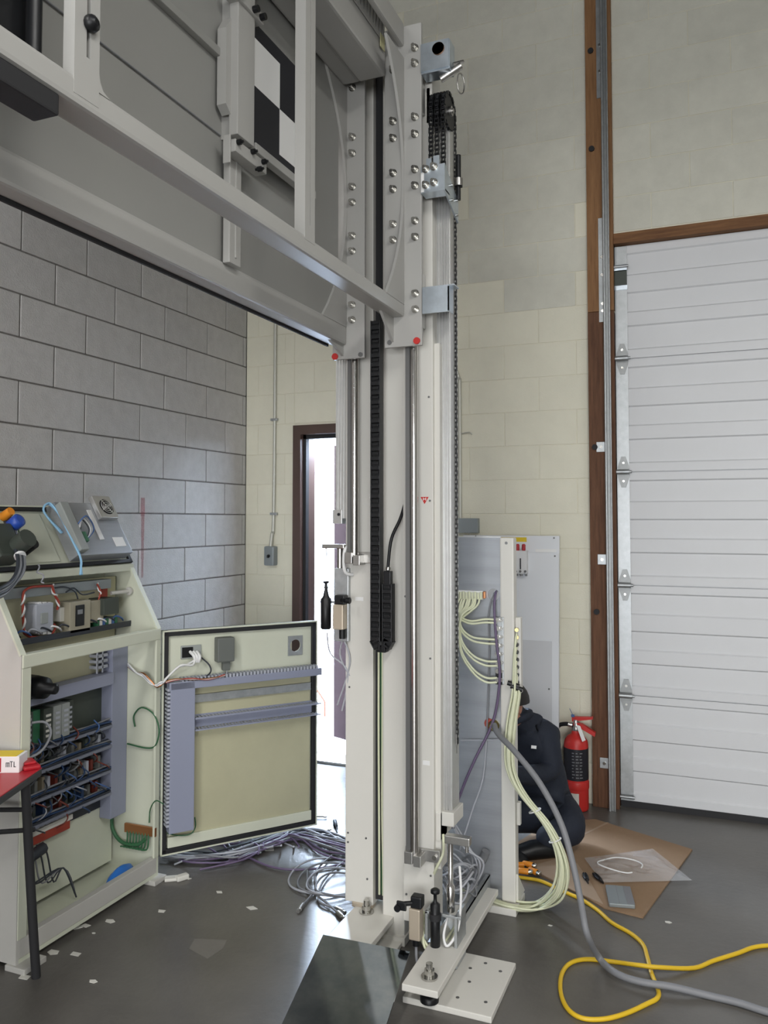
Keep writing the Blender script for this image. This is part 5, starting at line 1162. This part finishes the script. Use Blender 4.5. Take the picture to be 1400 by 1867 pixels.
q = onz(1130, 1638, .006); M = Matrix.Translation((q.x, q.y, .006)) @ Matrix.Rotation(radians(12), 4, 'Z')
sb_ = thing('screwdriver_case', 'flat grey case lying on the cardboard near its front corner', 'case', (q.x, q.y, .006))
part('case_body', MB().box(-.05, .05, -.085, .085, .0, .016, .004, M), 'box_grey', sb_); part('case_seam', MB().box(-.01, -.008, -.08, .08, .016, .0165, 0, M).box(.02, .05, -.08, .08, .016, .0168, 0, M), 'cable_grey', sb_)
# orange plug connectors by the post
for k, (px, py, an) in enumerate(((950, 1578, .3), (966, 1580, -.2), (975, 1590, -.5), (958, 1592, .1))):
    p = onz(px, py, .02); M = Matrix.Translation((p.x, p.y, .022 + .006 * (k % 2))) @ Matrix.Rotation(an, 4, 'Z')
    t = thing('cord_connector', ['orange cable connector lying topmost beside the white post', 'orange cable connector pointing at the cardboard flap', 'orange cable connector nearest the yellow cord end', 'orange cable connector lowest of the pile by the post'][k], 'connector', (p.x, p.y, .01), 'orange connectors by the post')
    part('body', MB().lathe([(.008, -.035), (.012, -.03), (.013, .01), (.010, .014)], (0, 0, 0), 'x', 12, M), 'orange', t)
    part('nut', MB().lathe([(.011, .012), (.011, .030), (.007, .031)], (0, 0, 0), 'x', 8, M), 'bolt', t)
p = onz(945, 1565, .02); single('paper_wrapper', MB().box(-.03, .03, -.02, .02, 0, .03, .008, Matrix.Translation((p.x - .01, p.y, .006)) @ Matrix.Rotation(.5, 4, 'Z')), 'cable_pale_blue', 'pale blue wrapper behind the orange connectors', 'wrapper')

# ================================================================== leaning polished plate
z0m, tm = .108, radians(12)
pa_ = onz(585, 1703, z0m); pb_ = onz(747, 1738, z0m); ym = (pa_[1] + pb_[1]) / 2
def mp_(x, d, n): return (x, ym - d * cos(tm) - n * sin(tm) * -1 * 0 + n * (-sin(tm)), z0m - d * sin(tm) + n * cos(tm))
def onplate(px, py, n=0.0):
    v = Vector(ray(px, py)); N = Vector((0, -sin(tm), cos(tm))); o = Vector((0, ym, z0m)) + N * n - Vector((0, 0, HCAM)); t = o.dot(N) / v.dot(N); return Vector((0, 0, HCAM)) + v * t
cq = [onplate(*p) for p in ((589, 1704), (747, 1735), (662, 2000), (452, 2000))]
v8 = [tuple(p + Vector((0, -sin(tm), cos(tm))) * n) for n in (0, -.006) for p in cq]
single('polished_plate', MB().add(v8, [(0, 1, 2, 3), (4, 7, 6, 5), (0, 4, 5, 1), (1, 5, 6, 2), (2, 6, 7, 3), (3, 7, 4, 0)]), 'mirror_steel', 'dark polished sheet leaning against the foot of the tower', 'plate')

# ================================================================== cables heaped under the cabinet door
random.seed(11)
FC = [('cable_violet', 'dusky violet'), ('cable_light', 'pale grey'), ('cable_grey', 'dark grey'), ('cable_dark', 'black')]
def floor_path(pts, jit, h):
    out = []
    for (px, py) in pts:
        p = onz(px, py, 0); out.append((p.x + random.uniform(-jit, jit), p.y + random.uniform(-jit, jit), .006 + random.uniform(0, h)))
    return out
HG = 'cables heaped under the cabinet door'
def heap(mb, m): return single('floor_cable', mb, m, {'cable_violet': 'violet cable in the heap on the floor under the cabinet door', 'cable_light': 'pale grey cable in the heap on the floor under the cabinet door', 'cable_grey': 'dark grey cable in the heap on the floor under the cabinet door', 'cable_dark': 'black cable in the heap on the floor under the cabinet door'}[m], 'cable', HG)
for k in range(26):
    m = random.choice(['cable_violet', 'cable_light', 'cable_grey', 'cable_violet', 'cable_light', 'cable_dark'])
    y_ = random.uniform(-12, 16)
    pts = [(random.uniform(292, 330), 1572 + y_ * .4), (360, 1575 + y_ * .5), (430, 1566 + y_ * .7), (500, 1540 + y_ * .7), (545, 1528 + y_ * .6), (590, 1540 + y_), (650, 1560 + y_), (700, 1575 + y_)]
    pts = pts[random.choice((0, 0, 1, 2)):]
    heap(MB().tube(floor_path(pts, .035, .035), .0045, 6, 5), m)
for k in range(5):
    c0 = onz(420 + 22 * k, 1556 - 4 * k, 0); r1 = random.uniform(.06, .12)
    heap(MB().tube([(c0.x + r1 * 1.4 * cos(t), c0.y + r1 * .7 * sin(t), .02 + .02 * sin(t * 2 + k)) for t in [2 * pi * i / 12 for i in range(11)]], .0045, 6, 4), random.choice(['cable_violet', 'cable_light']))
single('floor_cable', MB().tube(floor_path([(440, 1560), (490, 1582), (540, 1590), (600, 1585), (650, 1572)], .005, .004), .005, 6, 5), 'cable_violet', 'single violet cable curving away from the heap towards the tower', 'cable', HG)
cc = thing('coiled_cable', 'grey cable coils with metal plugs on the bright floor left of the tower', 'cable', tuple(onz(590, 1610, 0)))
for k in range(4):
    c0 = onz(600 + 8 * k, 1600 + 8 * k, 0); rx = .17 - .02 * k; ry = .19 - .025 * k
    part('loop', MB().tube([(c0.x + rx * cos(t), c0.y + ry * sin(t), .008 + .006 * k + .006 * sin(t * 3)) for t in [2 * pi * i / 16 + .5 * k for i in range(17)]], .0045, 6, 4), 'cable_grey' if k % 2 else 'cable_light', cc)
for (a, bq, e_) in (((610, 1555), (575, 1620), (552, 1650)), ((640, 1560), (580, 1640), (612, 1656)), ((560, 1585), (600, 1650), (616, 1664))):
    P = [onz(*a, .012), onz((a[0] + bq[0]) / 2 - 16, (a[1] + bq[1]) / 2, .012), onz(*bq, .012), onz(*e_, .012)]
    part('loop', MB().tube(P, .0045, 6, 6), 'cable_grey', cc)
    dq = (P[3] - P[2]).normalized(); part('plug', MB().cyl(P[3], P[3] + dq * .04, .010, 10).cyl(P[3] + dq * .04, P[3] + dq * .055, .008, 10), 'steel', cc)
for k, (px, py) in enumerate(((580, 1488), (590, 1516), (612, 1505))):
    p = onz(px, py, .01); M = Matrix.Translation((p.x, p.y, .01)) @ Matrix.Rotation(.3 + .9 * k, 4, 'Z')
    if k < 2: single('spanner', MB().box(-.03, .03, -.004, .004, -.004, .004, .001, M).box(.03, .045, -.010, .010, -.004, .004, .002, M), 'steel', ['small steel spanner lying in the bright doorway light', 'short steel key beside the cable coils in the doorway light'][k], 'spanner')
    else: single('screwdriver', MB().lathe([(.003, -.09), (.003, -.01), (.010, -.005), (.011, .06), (.006, .065)], (0, 0, 0), 'x', 10, M), 'cable_dark', 'dark screwdriver beside the tower foot in the doorway light', 'screwdriver')

# ================================================================== paper scraps and tape on the floor
SC = [((343, 1602), .012, 'round white scrap nearest the open cabinet door'), ((400, 1627), .014, 'white paper scrap on bare floor below the cabinet door'), ((295, 1662), .016, 'curled thin white scrap before the cabinet sill'), ((459, 1656), .020, 'white paper square alone on the floor left of the coils'),
      ((138, 1690), .026, 'larger white scrap touching the cabinet sill'), ((156, 1688), .018, 'grey scrap beside the larger one at the sill'), ((201, 1680), .018, 'dull scrap further along the cabinet sill'), ((97, 1737), .022, 'buff scrap near the cabinet foot'), ((138, 1740), .018, 'faint grey scrap right of the buff one'),
      ((30, 1757), .018, 'yellowish scrap left of the table leg'), ((44, 1782), .020, 'pale scrap left of the foot of the table leg'), ((170, 1790), .013, 'small bright scrap in the foreground right of the table leg'), ((171, 1702), .007, 'tiny white crumb before the sill'),
      ((1218, 1682), .012, 'small white scrap on the floor past the cardboard corner'), ((1003, 1688), .008, 'tiny white crumb right of the tube bundle'), ((488, 1548), .03, 'white paper scrap among the heaped cables')]
for k, ((px, py), r, lab) in enumerate(SC):
    p = onz(px, py, 0); n = random.choice((4, 5)); a0_ = random.uniform(0, 6)
    pts = [(p.x + r * (1 + .5 * random.random()) * cos(a0_ + 2 * pi * i / n), p.y + r * .8 * sin(a0_ + 2 * pi * i / n)) for i in range(n)]
    single('paper_scrap', MB().prism(pts, 'z', .0005, .002), 'paper', lab, 'paper scrap', 'paper scraps on the floor')
p = onz(375, 1728, 0); struct_patch = part('floor_patch', MB().prism([(q.x, q.y) for q in [onz(*t, 0) for t in ((355, 1712), (414, 1714), (406, 1730), (378, 1748), (345, 1730))]], 'z', .0, .0008), 'cable_grey', bpy.data.objects['floor'], 'worn paler patch in the concrete')
mat('patch', (0.16, 0.15, 0.135), 0.5, 0, .1, 8); struct_patch.data.materials[0] = MATS['patch']
q = onz(322, 1604, 0); single('tape_scrap', MB().box(-.05, .03, -.018, .02, 0, .014, .005, Matrix.Translation((q.x, q.y, 0)) @ Matrix.Rotation(.6, 4, 'Z')).box(-.01, .045, -.03, .0, 0, .022, .006, Matrix.Translation((q.x, q.y, 0)) @ Matrix.Rotation(1.1, 4, 'Z')), 'paper', 'crumpled white tape by the cabinet foot under the door hinge', 'tape')

for o in bpy.data.objects:
    if o.name.startswith(('duct_fingers', 'label_print')): o['kind'] = 'stuff'
